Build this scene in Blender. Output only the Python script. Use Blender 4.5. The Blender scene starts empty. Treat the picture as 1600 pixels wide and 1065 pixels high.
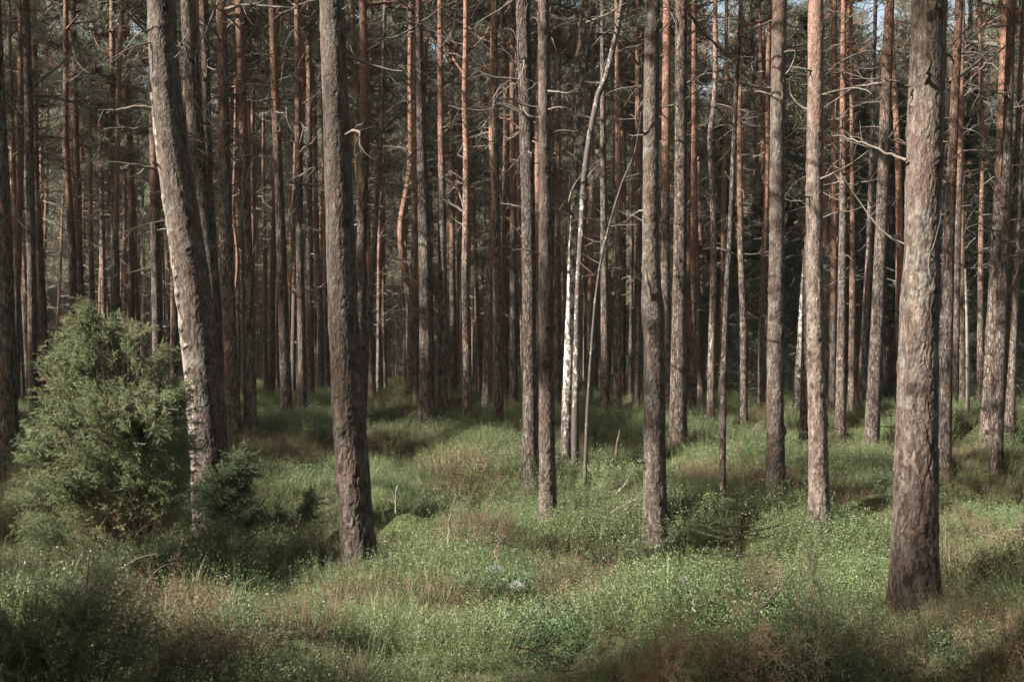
import bpy, math
import numpy as np
from mathutils import Vector

# ------------------------------------------------------------------ camera, world, sun, exposure
FPX, HOR, CZ = 1555.0, 560.0, 1.55          # focal length and horizon in photo pixels (1600 wide), eye height
SC = bpy.context.scene
COL = SC.collection
cam_d = bpy.data.cameras.new('camera'); cam = bpy.data.objects.new('camera', cam_d); COL.objects.link(cam)
cam_d.sensor_width = 36.0; cam_d.lens = 36.0 * FPX / 1600.0
cam_d.shift_y = (HOR - 532.5) / 1600.0
cam_d.clip_start = 0.1; cam_d.clip_end = 2000
cam.location = (0, 0, CZ); cam.rotation_euler = (math.radians(90), 0, 0)
SC.camera = cam

SUN_EL, SUN_AZ = math.radians(36.0), math.radians(24.0)     # azimuth measured from -X towards the camera side
SUN_TO = np.array([-math.cos(SUN_AZ) * math.cos(SUN_EL), -math.sin(SUN_AZ) * math.cos(SUN_EL), math.sin(SUN_EL)])
SUN_STRENGTH, SKY_STRENGTH, EXPOSURE = 5.0, 0.072, 2.32
w = bpy.data.worlds.new("World"); SC.world = w; w.use_nodes = True
nt = w.node_tree; bg = nt.nodes['Background']
sky = nt.nodes.new('ShaderNodeTexSky'); sky.sky_type = 'NISHITA'; sky.sun_disc = False
sky.sun_elevation = SUN_EL; sky.sun_rotation = math.atan2(SUN_TO[0], SUN_TO[1])
sky.dust_density = 3.0; sky.ozone_density = 0.6; sky.air_density = 1.0
tint = nt.nodes.new('ShaderNodeMix'); tint.data_type = 'RGBA'; tint.blend_type = 'MULTIPLY'; tint.inputs[0].default_value = 1
tint.inputs[7].default_value = (1.0, 0.86, 0.70, 1)
nt.links.new(sky.outputs[0], tint.inputs[6]); nt.links.new(tint.outputs[2], bg.inputs[0])
bg.inputs[1].default_value = SKY_STRENGTH
sl = bpy.data.lights.new('sun', 'SUN'); sun = bpy.data.objects.new('sun', sl); COL.objects.link(sun)
sl.energy = SUN_STRENGTH; sl.angle = math.radians(0.5); sl.color = (1.0, 0.95, 0.86)
sun.location = tuple(SUN_TO * 80); sun.rotation_euler = Vector(SUN_TO).to_track_quat('Z', 'Y').to_euler()
SC.view_settings.view_transform = 'Standard'; SC.view_settings.look = 'None'
SC.view_settings.exposure = EXPOSURE; SC.view_settings.gamma = 1
SC.render.engine = 'CYCLES'
SC.cycles.max_bounces = 6; SC.cycles.diffuse_bounces = 5; SC.cycles.glossy_bounces = 1
SC.cycles.transmission_bounces = 2; SC.cycles.transparent_max_bounces = 4
SC.cycles.use_denoising = True

R = np.random.default_rng(11)

# ------------------------------------------------------------------ noise helpers
def fr(a): return a - np.floor(a)
def hsh(a, b, s=0.0): return fr(np.sin(a * 127.1 + b * 311.7 + s * 74.7) * 43758.5453)
def vnoise(u, v, s=0.0, wrap=None):
    iu, iv = np.floor(u), np.floor(v); fu, fv = u - iu, v - iv
    fu = fu * fu * (3 - 2 * fu); fv = fv * fv * (3 - 2 * fv)
    i0, i1 = iu, iu + 1
    if wrap: i0, i1 = i0 % wrap, i1 % wrap
    a = hsh(i0, iv, s) * (1 - fu) + hsh(i1, iv, s) * fu
    b = hsh(i0, iv + 1, s) * (1 - fu) + hsh(i1, iv + 1, s) * fu
    return a * (1 - fv) + b * fv
def fbm(u, v, s=0.0, o=4):
    t, a, n = 0, 0.5, 0
    for k in range(o):
        t = t + a * vnoise(u, v, s + k * 3.1); n += a; a *= 0.5; u = u * 2.03 + 5.2; v = v * 2.03 + 1.7
    return t / n
def cells(u, v, nx, s):
    iu, iv = np.floor(u), np.floor(v)
    f1 = np.full(u.shape, 9.0); f2 = np.full(u.shape, 9.0); cid = np.zeros(u.shape)
    for du in (-1, 0, 1):
        for dv in (-1, 0, 1):
            cu, cv = (iu + du) % nx, iv + dv
            dx = iu + du + 0.1 + 0.8 * hsh(cu, cv, s) - u; dy = cv + 0.1 + 0.8 * hsh(cu, cv, s + 1.7) - v
            d = np.sqrt(dx * dx + dy * dy)
            m = d < f1
            f2 = np.where(m, f1, np.minimum(f2, d)); cid = np.where(m, hsh(cu, cv, s + 5.5), cid); f1 = np.where(m, d, f1)
    return f1, f2, cid
def sst(a, b, x):
    t = np.clip((x - a) / (b - a), 0, 1); return t * t * (3 - 2 * t)

# ------------------------------------------------------------------ mesh helpers
class Geo:
    def __init__(s): s.V, s.F3, s.F4, s.m3, s.m4, s.A, s.n = [], [], [], [], [], [], 0
    def add(s, V, F, mat=0, attr=None):
        V = np.asarray(V, float).reshape(-1, 3); F = np.asarray(F, np.int64)
        if len(F):
            (s.F3 if F.shape[1] == 3 else s.F4).append(F + s.n); (s.m3 if F.shape[1] == 3 else s.m4).append(np.full(len(F), mat, np.int32))
        s.V.append(V); s.A.append(np.zeros(len(V)) if attr is None else np.broadcast_to(attr, (len(V),)).astype(float)); s.n += len(V)
    def arrays(s):
        V = np.concatenate(s.V) if s.V else np.zeros((0, 3))
        F3 = np.concatenate(s.F3) if s.F3 else np.zeros((0, 3), int); F4 = np.concatenate(s.F4) if s.F4 else np.zeros((0, 4), int)
        m3 = np.concatenate(s.m3) if s.m3 else np.zeros(0, int); m4 = np.concatenate(s.m4) if s.m4 else np.zeros(0, int)
        return V, F3, F4, m3, m4, np.concatenate(s.A)
    def mesh(s, name, mats, smooth=True):
        V, F3, F4, m3, m4, A = s.arrays()
        me = bpy.data.meshes.new(name)
        me.vertices.add(len(V)); me.vertices.foreach_set('co', V.astype(np.float32).ravel())
        nl = F3.size + F4.size; me.loops.add(nl)
        me.loops.foreach_set('vertex_index', np.concatenate([F3.ravel(), F4.ravel()]).astype(np.int32))
        np_ = len(F3) + len(F4); me.polygons.add(np_)
        st = np.concatenate([np.arange(len(F3)) * 3, F3.size + np.arange(len(F4)) * 4]).astype(np.int32)
        me.polygons.foreach_set('loop_start', st)
        me.polygons.foreach_set('material_index', np.concatenate([m3, m4]).astype(np.int32))
        me.polygons.foreach_set('use_smooth', np.full(np_, smooth))
        for m in mats: me.materials.append(m)
        at = me.attributes.new('tone', 'FLOAT', 'POINT'); at.data.foreach_set('value', A.astype(np.float32))
        me.update(calc_edges=True); return me
def link(name, me, parent=None, loc=(0, 0, 0), **props):
    o = bpy.data.objects.new(name, me); COL.objects.link(o); o.location = loc
    if parent: o.parent = parent
    for k, v in props.items(): o[k] = v
    return o
def root(name, loc, label, cat, group=None):
    o = link(name, None, None, loc); o['label'] = label; o['category'] = cat; o.empty_display_size = 0.2
    if group: o['group'] = group
    return o
def tube(P, r, sides=5):
    P = np.asarray(P, float); n = len(P); r = np.broadcast_to(r, (n,))
    T = np.gradient(P, axis=0); T /= np.linalg.norm(T, axis=1)[:, None] + 1e-9
    ref = np.array([0.31, 0.12, 0.94]) if abs(T[0, 2]) < 0.85 else np.array([0.97, 0.22, 0.05])
    U = np.cross(T, ref); U /= np.linalg.norm(U, axis=1)[:, None] + 1e-9; W = np.cross(T, U)
    th = np.arange(sides) * 2 * math.pi / sides
    V = P[:, None] + r[:, None, None] * (np.cos(th)[None, :, None] * U[:, None] + np.sin(th)[None, :, None] * W[:, None])
    i = np.arange(n - 1)[:, None] * sides; j = np.arange(sides)[None]; k = (j + 1) % sides
    F = np.stack([i + j, i + k, i + sides + k, i + sides + j], -1).reshape(-1, 4)
    return V.reshape(-1, 3), F
def unit(v): return v / (np.linalg.norm(v, axis=-1, keepdims=True) + 1e-9)
def rdir(n, rng=None): return unit((rng or R).normal(size=(n, 3)))
def blades(P, D, L, Wd, rng=None):
    """thin triangles standing at P along D"""
    n = len(P); S = unit(np.cross(D, rdir(n, rng))); L = np.broadcast_to(L, (n,))[:, None]; Wd = np.broadcast_to(Wd, (n,))[:, None]
    V = np.stack([P - S * Wd / 2, P + S * Wd / 2, P + D * L], 1).reshape(-1, 3)
    return V, np.arange(3 * n).reshape(-1, 3)
def leaves(P, D, L, Wd, rng=None):
    n = len(P); S = unit(np.cross(D, rdir(n, rng))); L = np.broadcast_to(L, (n,))[:, None]; Wd = np.broadcast_to(Wd, (n,))[:, None]
    V = np.stack([P, P + D * L * .45 - S * Wd / 2, P + D * L, P + D * L * .45 + S * Wd / 2], 1).reshape(-1, 3)
    return V, np.arange(4 * n).reshape(-1, 4)
def frames(D, rng=None):
    D = unit(D); U = unit(np.cross(D, rdir(len(D), rng))); W = np.cross(D, U); return np.stack([U, W, D], -1)   # columns
def place(geo, proto, pos, M, scale, mat_off=0, attr=None):
    """proto = Geo.arrays(); copies merged into geo with local z along the frame's third column"""
    V, F3, F4, m3, m4, A = proto; n = len(pos); scale = np.broadcast_to(scale, (n,))
    VV = np.einsum('nij,kj->nki', M, V) * scale[:, None, None] + pos[:, None]
    k = len(V); off = (np.arange(n) * k)[:, None, None]
    base = geo.n
    geo.V.append(VV.reshape(-1, 3)); a = np.tile(A, n) if attr is None else (np.tile(A, n) + np.repeat(attr, k)); geo.A.append(a); geo.n += n * k
    if len(F3): geo.F3.append((F3[None] + off).reshape(-1, 3) + base); geo.m3.append(np.tile(m3, n) + mat_off)
    if len(F4): geo.F4.append((F4[None] + off).reshape(-1, 4) + base); geo.m4.append(np.tile(m4, n) + mat_off)

# ------------------------------------------------------------------ materials
class NT:
    def __init__(s, name):
        s.m = bpy.data.materials.new(name); s.m.use_nodes = True; s.t = s.m.node_tree; s.t.nodes.clear()
        s.out = s.t.nodes.new('ShaderNodeOutputMaterial')
    def set(s, sock, v):
        if isinstance(v, bpy.types.NodeSocket): s.t.links.new(v, sock)
        elif isinstance(v, (tuple, list)) and len(v) == 3 and sock.type == 'RGBA': sock.default_value = (*v, 1)
        else: sock.default_value = v
    def n(s, ty, ins=None, out=0, **kw):
        nd = s.t.nodes.new('ShaderNode' + ty)
        for k, v in kw.items(): setattr(nd, k, v)
        for k, v in (ins or {}).items(): s.set(nd.inputs[k], v)
        return nd.outputs[out]
    def math(s, op, a, b=0.0, c=0.0, clamp=False): return s.n('Math', {0: a, 1: b, 2: c}, operation=op, use_clamp=clamp)
    def mix(s, f, a, b, bt='MIX'): return s.n('Mix', {0: f, 6: a, 7: b}, 2, data_type='RGBA', blend_type=bt)
    def noise(s, vec, sc, det=3.0, rough=0.55, dist=0.0): return s.n('TexNoise', {'Vector': vec, 'Scale': sc, 'Detail': det, 'Roughness': rough, 'Distortion': dist})
    def mapr(s, v, a, b, c=0.0, d=1.0, smooth=True): return s.n('MapRange', {0: v, 1: a, 2: b, 3: c, 4: d}, interpolation_type='SMOOTHSTEP' if smooth else 'LINEAR')
    def ramp(s, v, stops):
        nd = s.t.nodes.new('ShaderNodeValToRGB'); s.set(nd.inputs[0], v); e = nd.color_ramp.elements
        while len(e) < len(stops): e.new(0.5)
        for el, (p, c) in zip(e, stops): el.position = p; el.color = (*c, 1)
        return nd.outputs[0]
    def finish(s, col, rough=0.9, bump=None, bstr=0.5, bdist=0.02, spec=0.25, trans=None):
        ins = {'Base Color': col, 'Roughness': rough, 'Specular IOR Level': spec}
        if bump is not None: ins['Normal'] = s.n('Bump', {'Height': bump, 'Strength': bstr, 'Distance': bdist})
        b = s.n('BsdfPrincipled', ins)
        if trans:
            tr = s.n('BsdfTranslucent', {'Color': col}); b = s.n('MixShader', {0: trans, 1: b, 2: tr})
        s.t.links.new(b, s.out.inputs['Surface']); return s.m

def bark_material(name, near):
    t = NT(name); co = t.n('TexCoord', out=3); rnd = t.n('ObjectInfo', out=5); oc = t.n('ObjectInfo', out=1)
    sep = t.t.nodes.new('ShaderNodeSeparateColor'); t.set(sep.inputs[0], oc)
    h0, lich, bri = sep.outputs[0], sep.outputs[1], sep.outputs[2]
    z = t.n('SeparateXYZ', {0: co}, 2)
    v = t.n('VectorMath', {0: co, 1: t.n('CombineXYZ', {0: t.math('MULTIPLY', rnd, 37.0), 1: t.math('MULTIPLY', rnd, 91.0), 2: t.math('MULTIPLY', rnd, 53.0)})}, operation='ADD')
    vs = t.n('Mapping', {'Vector': v, 'Scale': (1, 1, 0.27)}, vector_type='POINT')
    nfine = t.noise(vs, 60, 4, 0.65); nmid = t.noise(vs, 19, 5, 0.7); nbig = t.noise(v, 1.3, 3); nflake = t.noise(v, 28, 3, .6, .8)
    if near:
        crack = t.n('Attribute', out=2, attribute_name='tone', attribute_type='GEOMETRY')
        crack = t.math('MULTIPLY', t.math('POWER', crack, 1.35), t.mapr(nfine, .3, .55, .6, 1.0))
    else:
        wob = t.n('VectorMath', {0: vs, 1: t.n('VectorMath', {0: t.n('TexNoise', {'Vector': vs, 'Scale': 11.0, 'Detail': 4.0}, 1), 'Scale': 0.10}, operation='SCALE')}, operation='ADD')
        de = t.n('TexVoronoi', {'Vector': wob, 'Scale': 24.0}, feature='DISTANCE_TO_EDGE')
        de = t.math('ADD', de, t.math('MULTIPLY', t.math('SUBTRACT', nmid, .5), .5)); crack = t.math('MULTIPLY', t.mapr(de, -.02, 0.14), t.mapr(nfine, .28, .58, .4, 1.0))
    zz = t.math('ADD', t.math('SUBTRACT', z, t.math('MULTIPLY', h0, 10.0)), t.math('MULTIPLY', t.math('SUBTRACT', nbig, .5), 4.0))
    red = t.mapr(zz, 0.0, 3.5)
    A = t.ramp(nmid, [(0.34, (0.042, 0.029, 0.023)), (0.5, (0.094, 0.071, 0.059)), (0.66, (0.175, 0.148, 0.130))])
    Bc = t.ramp(nflake, [(0.3, (0.115, 0.058, 0.040)), (0.5, (0.19, 0.103, 0.072)), (0.7, (0.275, 0.170, 0.125))])
    # brown-red tissue between the grey plates
    A = t.mix(t.mapr(nbig, .45, .7, 0, .35), A, (0.12, 0.066, 0.048))
    A = t.mix(t.mapr(nfine, .5, .7, 0, .5), A, (0.22, 0.19, 0.163)); c = t.mix(red, A, Bc)
    lm = t.math('MULTIPLY', t.math('MULTIPLY', t.mapr(t.noise(v, 5.5, 5, .7), .52, .62), t.mapr(t.noise(v, 33, 3, .7), .42, .55)), t.math('MULTIPLY', lich, t.mapr(red, 0, 1, 1, .25)))
    c = t.mix(lm, c, (0.165, 0.172, 0.150))
    cr = t.math('MAXIMUM', crack, t.mapr(red, 0.0, 1.0, 0.0, 0.72))
    c = t.mix(cr, t.mix(.15, (0.018, 0.011, 0.009), c), c)
    spot = t.n('TexVoronoi', {'Vector': t.n('Mapping', {'Vector': v, 'Scale': (1, 1, 0.7)}), 'Scale': 4.2})
    c = t.mix(t.mapr(spot, 0.10, 0.17, 0.85, 0.0), c, (0.02, 0.014, 0.011))
    c = t.mix(1.0, c, t.n('CombineColor', {0: bri, 1: bri, 2: bri}), 'MULTIPLY')
    if near: bh = t.math('ADD', t.math('MULTIPLY', nfine, 0.6), t.math('MULTIPLY', nflake, 0.5))
    else: bh = t.math('ADD', t.math('MULTIPLY', crack, 1.0), t.math('MULTIPLY', nfine, 0.8))
    return t.finish(c, .88, bh, 1.0, 0.022 if near else 0.024, .2)

def birch_material(name='birch_bark', dark=0.0):
    t = NT(name); co = t.n('TexCoord', out=3)
    band = t.noise(t.n('Mapping', {'Vector': co, 'Scale': (2.5, 2.5, 26)}), 1.6, 4, .7)
    blot = t.noise(t.n('Mapping', {'Vector': co, 'Scale': (9, 9, 5)}), 1.6, 5, .7, .6)
    z = t.n('SeparateXYZ', {0: co}, 2)
    base = t.mapr(z, 0.1, 2.0, .09, 0.0); top = t.mapr(z, 1.6, 4.6, 0, .07)
    m = t.math('ADD', t.math('ADD', blot, dark), t.math('ADD', base, top))
    c = t.ramp(t.noise(co, 9, 3), [(0.3, (0.22, 0.20, 0.175)), (0.7, (0.44, 0.415, 0.375))])
    c = t.mix(t.mapr(band, .52, .6, 0, .8), c, (0.09, 0.07, 0.055))
    c = t.mix(t.mapr(m, .47, .59), c, (0.045, 0.035, 0.03))
    return t.finish(c, .7, t.math('SUBTRACT', 1.0, m), .6, .02)

def plain(name, c1, c2, scale=6.0, rough=.85, spec=.2, bump=.4, trans=None, inst=0.0, tone=0.0, tonecol=(1, 1, 1), inst2=None, locsc=0.0):
    t = NT(name); co = t.n('TexCoord', out=3); nz = t.noise(co, scale, 3)
    c = t.ramp(nz, [(0.3, c1), (0.7, c2)])
    if inst:
        rnd = t.n('ObjectInfo', out=5); k = t.mapr(rnd, 0, 1, 1 - inst, 1 + inst, False)
        c = t.mix(1.0, c, t.n('CombineColor', {0: k, 1: k, 2: k}), 'MULTIPLY')
    if inst2:
        f = t.mapr(t.noise(t.n('ObjectInfo', out=0), locsc, 3), .42, .62)
        c = t.mix(t.math('MULTIPLY', f, .8), c, inst2)
    if tone:
        a = t.n('Attribute', out=2, attribute_name='tone', attribute_type='GEOMETRY')
        c = t.mix(t.math('MULTIPLY', a, tone, clamp=True), c, tonecol)
    return t.finish(c, rough, nz if bump else None, bump or 0, .02, spec, trans)

M_BARK = bark_material('pine_bark_plates', True)
M_BARKF = bark_material('pine_bark', False)
M_BIRCH = birch_material(); M_BIRCHD = birch_material('dark_birch_bark', .08); M_BIRCHS = birch_material('sapling_birch_bark', .13)
M_DEAD = plain('dead_branch_bark', (0.055, 0.045, 0.038), (0.13, 0.11, 0.094), 8)
M_DEADF = plain('bleached_dead_twigs', (0.11, 0.092, 0.078), (0.24, 0.21, 0.18), 3)
M_LIMB = plain('pine_limb_bark', (0.10, 0.055, 0.04), (0.19, 0.11, 0.08), 5)
M_NEEDLE = plain('pine_needles', (0.125, 0.155, 0.112), (0.205, 0.245, 0.182), 1.2, .5, .45, 0, .58, inst=.25)
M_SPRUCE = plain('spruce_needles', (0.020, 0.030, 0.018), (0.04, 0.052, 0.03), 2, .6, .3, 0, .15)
M_SPTWIG = plain('spruce_dead_twigs', (0.09, 0.078, 0.066), (0.19, 0.17, 0.145), 4)
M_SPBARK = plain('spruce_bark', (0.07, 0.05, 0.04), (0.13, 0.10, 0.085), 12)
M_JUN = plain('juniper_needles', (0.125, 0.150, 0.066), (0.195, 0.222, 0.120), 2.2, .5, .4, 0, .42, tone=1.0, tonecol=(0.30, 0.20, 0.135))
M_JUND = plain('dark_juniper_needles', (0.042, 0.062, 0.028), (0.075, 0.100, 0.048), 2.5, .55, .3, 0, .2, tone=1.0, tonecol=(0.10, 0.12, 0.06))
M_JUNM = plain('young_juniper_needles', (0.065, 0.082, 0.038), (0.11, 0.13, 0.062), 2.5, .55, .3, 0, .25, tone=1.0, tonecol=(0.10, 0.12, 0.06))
M_BROWN = plain('dry_juniper_needles', (0.17, 0.12, 0.075), (0.26, 0.19, 0.125), 4, .8, .15, 0, .3, tone=.4, tonecol=(0.12, 0.13, 0.06))
M_JBARK = plain('juniper_bark', (0.06, 0.040, 0.030), (0.14, 0.098, 0.078), 25)
M_BILB = plain('bilberry_leaves', (0.084, 0.118, 0.042), (0.148, 0.182, 0.084), 6, .5, .5, 0, .42, inst=.3, inst2=(0.105, 0.115, 0.055), locsc=.55)
M_GRASS = plain('heath_shoots', (0.096, 0.120, 0.045), (0.162, 0.185, 0.090), 5, .55, .35, 0, .3, inst=.35, inst2=(0.075, 0.095, 0.045), locsc=.7)
M_LING = plain('cowberry_leaves', (0.040, 0.068, 0.028), (0.075, 0.110, 0.05), 9, .55, .25, 0, .2, inst=.3)
M_HEATH = plain('heather_twigs', (0.075, 0.058, 0.034), (0.135, 0.095, 0.060), 7, .85, .15, 0, .2, inst=.35, inst2=(0.075, 0.080, 0.040), locsc=.8)
M_RUST = plain('rust_heather', (0.13, 0.088, 0.058), (0.21, 0.15, 0.105), 6, .85, .15, 0, .2, inst=.3)
M_STRAW = plain('pale_dry_twigs', (0.12, 0.10, 0.078), (0.24, 0.205, 0.165), 9, .8, .2, 0, .2)
M_LICH = plain('reindeer_lichen', (0.10, 0.11, 0.095), (0.18, 0.19, 0.165), 30, .9, .1, 0)
def ground_material():
    t = NT('forest_floor'); co = t.n('TexCoord', out=3)
    a = t.noise(co, 1.1, 6, .65); b = t.noise(co, 14, 5, .7)
    c = t.ramp(b, [(0.3, (0.022, 0.020, 0.012)), (0.55, (0.05, 0.048, 0.026)), (0.75, (0.085, 0.075, 0.04))])
    c = t.mix(t.mapr(a, .42, .6, 0, .75), c, t.ramp(b, [(0.3, (0.035, 0.05, 0.02)), (0.7, (0.085, 0.105, 0.04))]))
    return t.finish(c, .95, b, 1.0, .06, .1)
M_GROUND = ground_material()

# ------------------------------------------------------------------ ground
TD = np.array([0, 4.0, 7.0, 8.5, 10.5, 13, 15, 18, 24, 35, 60, 100, 150, 400.])
TP = np.array([0, 1162, 935, 865, 812, 745, 698, 660, 640, 622, 601, 590, 586, 575.])
VEG = 0.20
TZ = CZ - (TP - HOR) / FPX * TD - VEG; TZ[0] = TZ[1]
def ground(x, y):
    x = np.asarray(x, float); y = np.asarray(y, float)
    z = np.interp(y, TD, TZ)
    amp = np.interp(y, [0, 5, 9, 20, 40, 80], [.25, .42, .55, .50, .5, .7])
    z = z + amp * (sst(.28, .70, fbm(x / 2.1 + 3.1, y / 1.6 + 8.2, 2.0, 3)) - .5) * 1.15 + .16 * (vnoise(x / .8, y / .7, 7.0) - .5) + .10 * (vnoise(x / 1.3, y / 1.1, 27.0) - .5) + .12 * (vnoise(x / .38, y / .36, 17.0) - .5)
    return z + .35 * (fbm(x / 14 + 1, y / 14, 5.0, 2) - .5) * sst(15, 40, y)
def W(px, py, d): return np.array([(px - 800) / FPX * d, d, CZ - (py - HOR) / FPX * d])
def depth_of(px, py):
    ds = np.arange(3.5, 70, .02); xs = (px - 800) / FPX * ds
    pp = HOR + (CZ - (ground(xs, ds) + VEG)) / ds * FPX
    ok = np.where(pp <= py)[0]
    return float(ds[ok[0]]) if len(ok) else 60.0
def axis(lo, hi, c0, c1, step, grow=1.12):
    a = list(np.arange(c0, c1 + 1e-6, step)); s = step
    while a[-1] < hi: s *= grow; a.append(a[-1] + s)
    s = step
    while a[0] > lo: s *= grow; a.insert(0, a[0] - s)
    return np.array(a)
gx = axis(-260, 260, -13, 13, .13); gy = axis(-60, 420, 3, 27, .13)
X, Y = np.meshgrid(gx, gy); Z = ground(X, Y)
g = Geo(); nx_, ny_ = len(gx), len(gy)
ii = (np.arange(ny_ - 1)[:, None] * nx_ + np.arange(nx_ - 1)[None]).reshape(-1)
g.add(np.stack([X, Y, Z], -1).reshape(-1, 3), np.stack([ii, ii + 1, ii + nx_ + 1, ii + nx_], -1))
link('ground', g.mesh('ground', [M_GROUND]), kind='structure', label='mossy hummocky forest floor under the low shrubs')

# ------------------------------------------------------------------ light wells: gaps in the canopy along the sun's rays (px, py, radius m)
LIT = []
for px, py, r, zoff in [
    (560, 850, .35, .2), (730, 800, .8, 0), (810, 795, .8, 0), (640, 790, .5, 0), (870, 745, .8, 0), (690, 735, .8, 0), (770, 735, .7, 0), (960, 735, .8, 0),
    (620, 665, .7, 0), (760, 672, .6, 0), (1190, 662, .9, 0), (1130, 670, .5, 0), (1050, 838, .4, 0), (1180, 862, .4, 0), (1240, 862, .3, 0),
    (1330, 870, .35, 0), (1000, 900, .35, 0), (880, 930, .3, 0), (650, 900, .3, 0), (720, 890, .3, 0), (560, 985, .3, 0), (1250, 930, .3, 0), (90, 1000, .3, .4), (1500, 960, .25, 0), (120, 845, .4, 0), (40, 850, .3, 0), (240, 890, .3, 0),
    (390, 920, .25, 0), (1540, 845, .4, 0), (1480, 690, .5, 0), (480, 735, .4, 0), (1590, 645, .7, 0)]:
    d = depth_of(px, py); LIT.append((W(px, py, d) + np.array([0, 0, zoff]), r))
for px, py, d, r in [(80, 640, 9.0, .5), (90, 720, 9.0, .45), (150, 520, 9.3, .35), (70, 560, 9, .35), (120, 790, 9, .45), (200, 720, 9, .4), (270, 610, 9.3, .3),
                     (300, 600, 10.6, .35), (290, 480, 10.6, .35), (275, 380, 10.6, .35), (262, 250, 10.6, .4), (308, 700, 10.6, .3), (530, 830, 8.5, .3), (525, 760, 8.5, .25),
                     (1430, 290, 7, .4), (1412, 470, 7, .3), (1412, 600, 7, .2), (1405, 800, 7, .25), (1400, 700, 7, .2), (1275, 110, 11, .35), (1275, 370, 10.1, .35), (1275, 240, 10.1, .3), (1272, 640, 10.1, .25), (700, 400, 22, .5),
                     (890, 490, 14, .5), (888, 560, 14, .45), (892, 420, 14, .3), (1055, 420, 16, .3), (1055, 330, 16, .3), (1540, 600, 15, .3), (1555, 200, 15, .4), (1015, 180, 10, .3),
                     (1110, 500, 20, .4), (1110, 330, 20, .5), (725, 200, 22, .8), (1160, 380, 21, .4), (820, 350, 14, .25), (1130, 400, 11, .2)]:
    LIT.append((W(px, py, d), r))
LC = np.array([c for c, r in LIT]); LR = np.array([r for c, r in LIT])
def blocks_light(P, pad):
    P = np.atleast_2d(P); D = P[:, None] - LC[None]; t = D @ SUN_TO
    dist = np.linalg.norm(D - t[..., None] * SUN_TO, axis=-1)
    return ((t > 0.8) & (dist < LR[None] + pad)).any(1)

def closed_canopy(P):
    """canopy shaped for dappled light: along the sun's rays it is closed in some places and open in others"""
    P = np.atleast_2d(P); g_ = P - SUN_TO * (P[:, 2:3] / SUN_TO[2]); return fbm(g_[:, 0] / 1.7 + 40, g_[:, 1] / 1.1 + 40, 77.0, 2) < .60

# ------------------------------------------------------------------ foliage prototypes
def pine_clump(seed, shoots=26, wid=.011):
    rng = np.random.default_rng(seed); g = Geo()
    D = unit(rng.normal(size=(shoots, 3)) * [1, 1, .6] + [0, 0, .45]); P = D * rng.uniform(.08, .34, (shoots, 1)) * [1, 1, .7]
    for p, d in zip(P, D):
        d2 = unit(d + [0, 0, .4]); k = 10; L = rng.uniform(.1, .17); t = rng.uniform(.1, 1, k)[:, None]
        V, F = blades(p + d2 * L * t, unit(d2 * .8 + rdir(k, rng) * .8), rng.uniform(.05, .085, k), wid, rng); g.add(V, F, 0)
        V, F = tube([p * .1, p * .6 + [0, 0, -.02], p + d2 * L], [.006, .004, .002], 3); g.add(V, F, 1)
    return g
CLUMPS = [pine_clump(s) for s in range(4)]; CL_A = [c.arrays() for c in CLUMPS]

def dead_branch(g, p0, d0, L, r0, rng, mat=0, subs=6, sides=4, droop=0.0, n=7):
    d = unit(np.asarray(d0, float)); P = [np.asarray(p0, float)]; bend = rng.normal(size=3) * .12
    for i in range(n):
        d = unit(d + bend + rng.normal(size=3) * .11 + [0, 0, -droop]); P.append(P[-1] + d * L / n)
        if rng.random() < .3: bend = rng.normal(size=3) * .14
    P = np.array(P); rr = np.linspace(r0, r0 * .25, n + 1); V, F = tube(P, rr, sides); g.add(V, F, mat)
    for _ in range(subs):
        i = rng.integers(1, n + 1); dd = unit(unit(P[i] - P[i - 1]) * .7 + rdir(1, rng)[0] * .9); l = L * rng.uniform(.12, .4); k = 4
        Q = [P[i]]
        for j in range(k - 1): dd = unit(dd + rng.normal(size=3) * .22); Q.append(Q[-1] + dd * l / (k - 1))
        V, F = tube(np.array(Q), np.linspace(rr[i] * .55, rr[i] * .18, k), 3); g.add(V, F, mat)
        if rng.random() < .5 and subs > 3:
            dd = unit(dd + rdir(1, rng)[0]); V, F = tube(np.array([Q[2], Q[2] + dd * l * .35]), [rr[i] * .3, rr[i] * .12], 3); g.add(V, F, mat)
    return P

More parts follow.
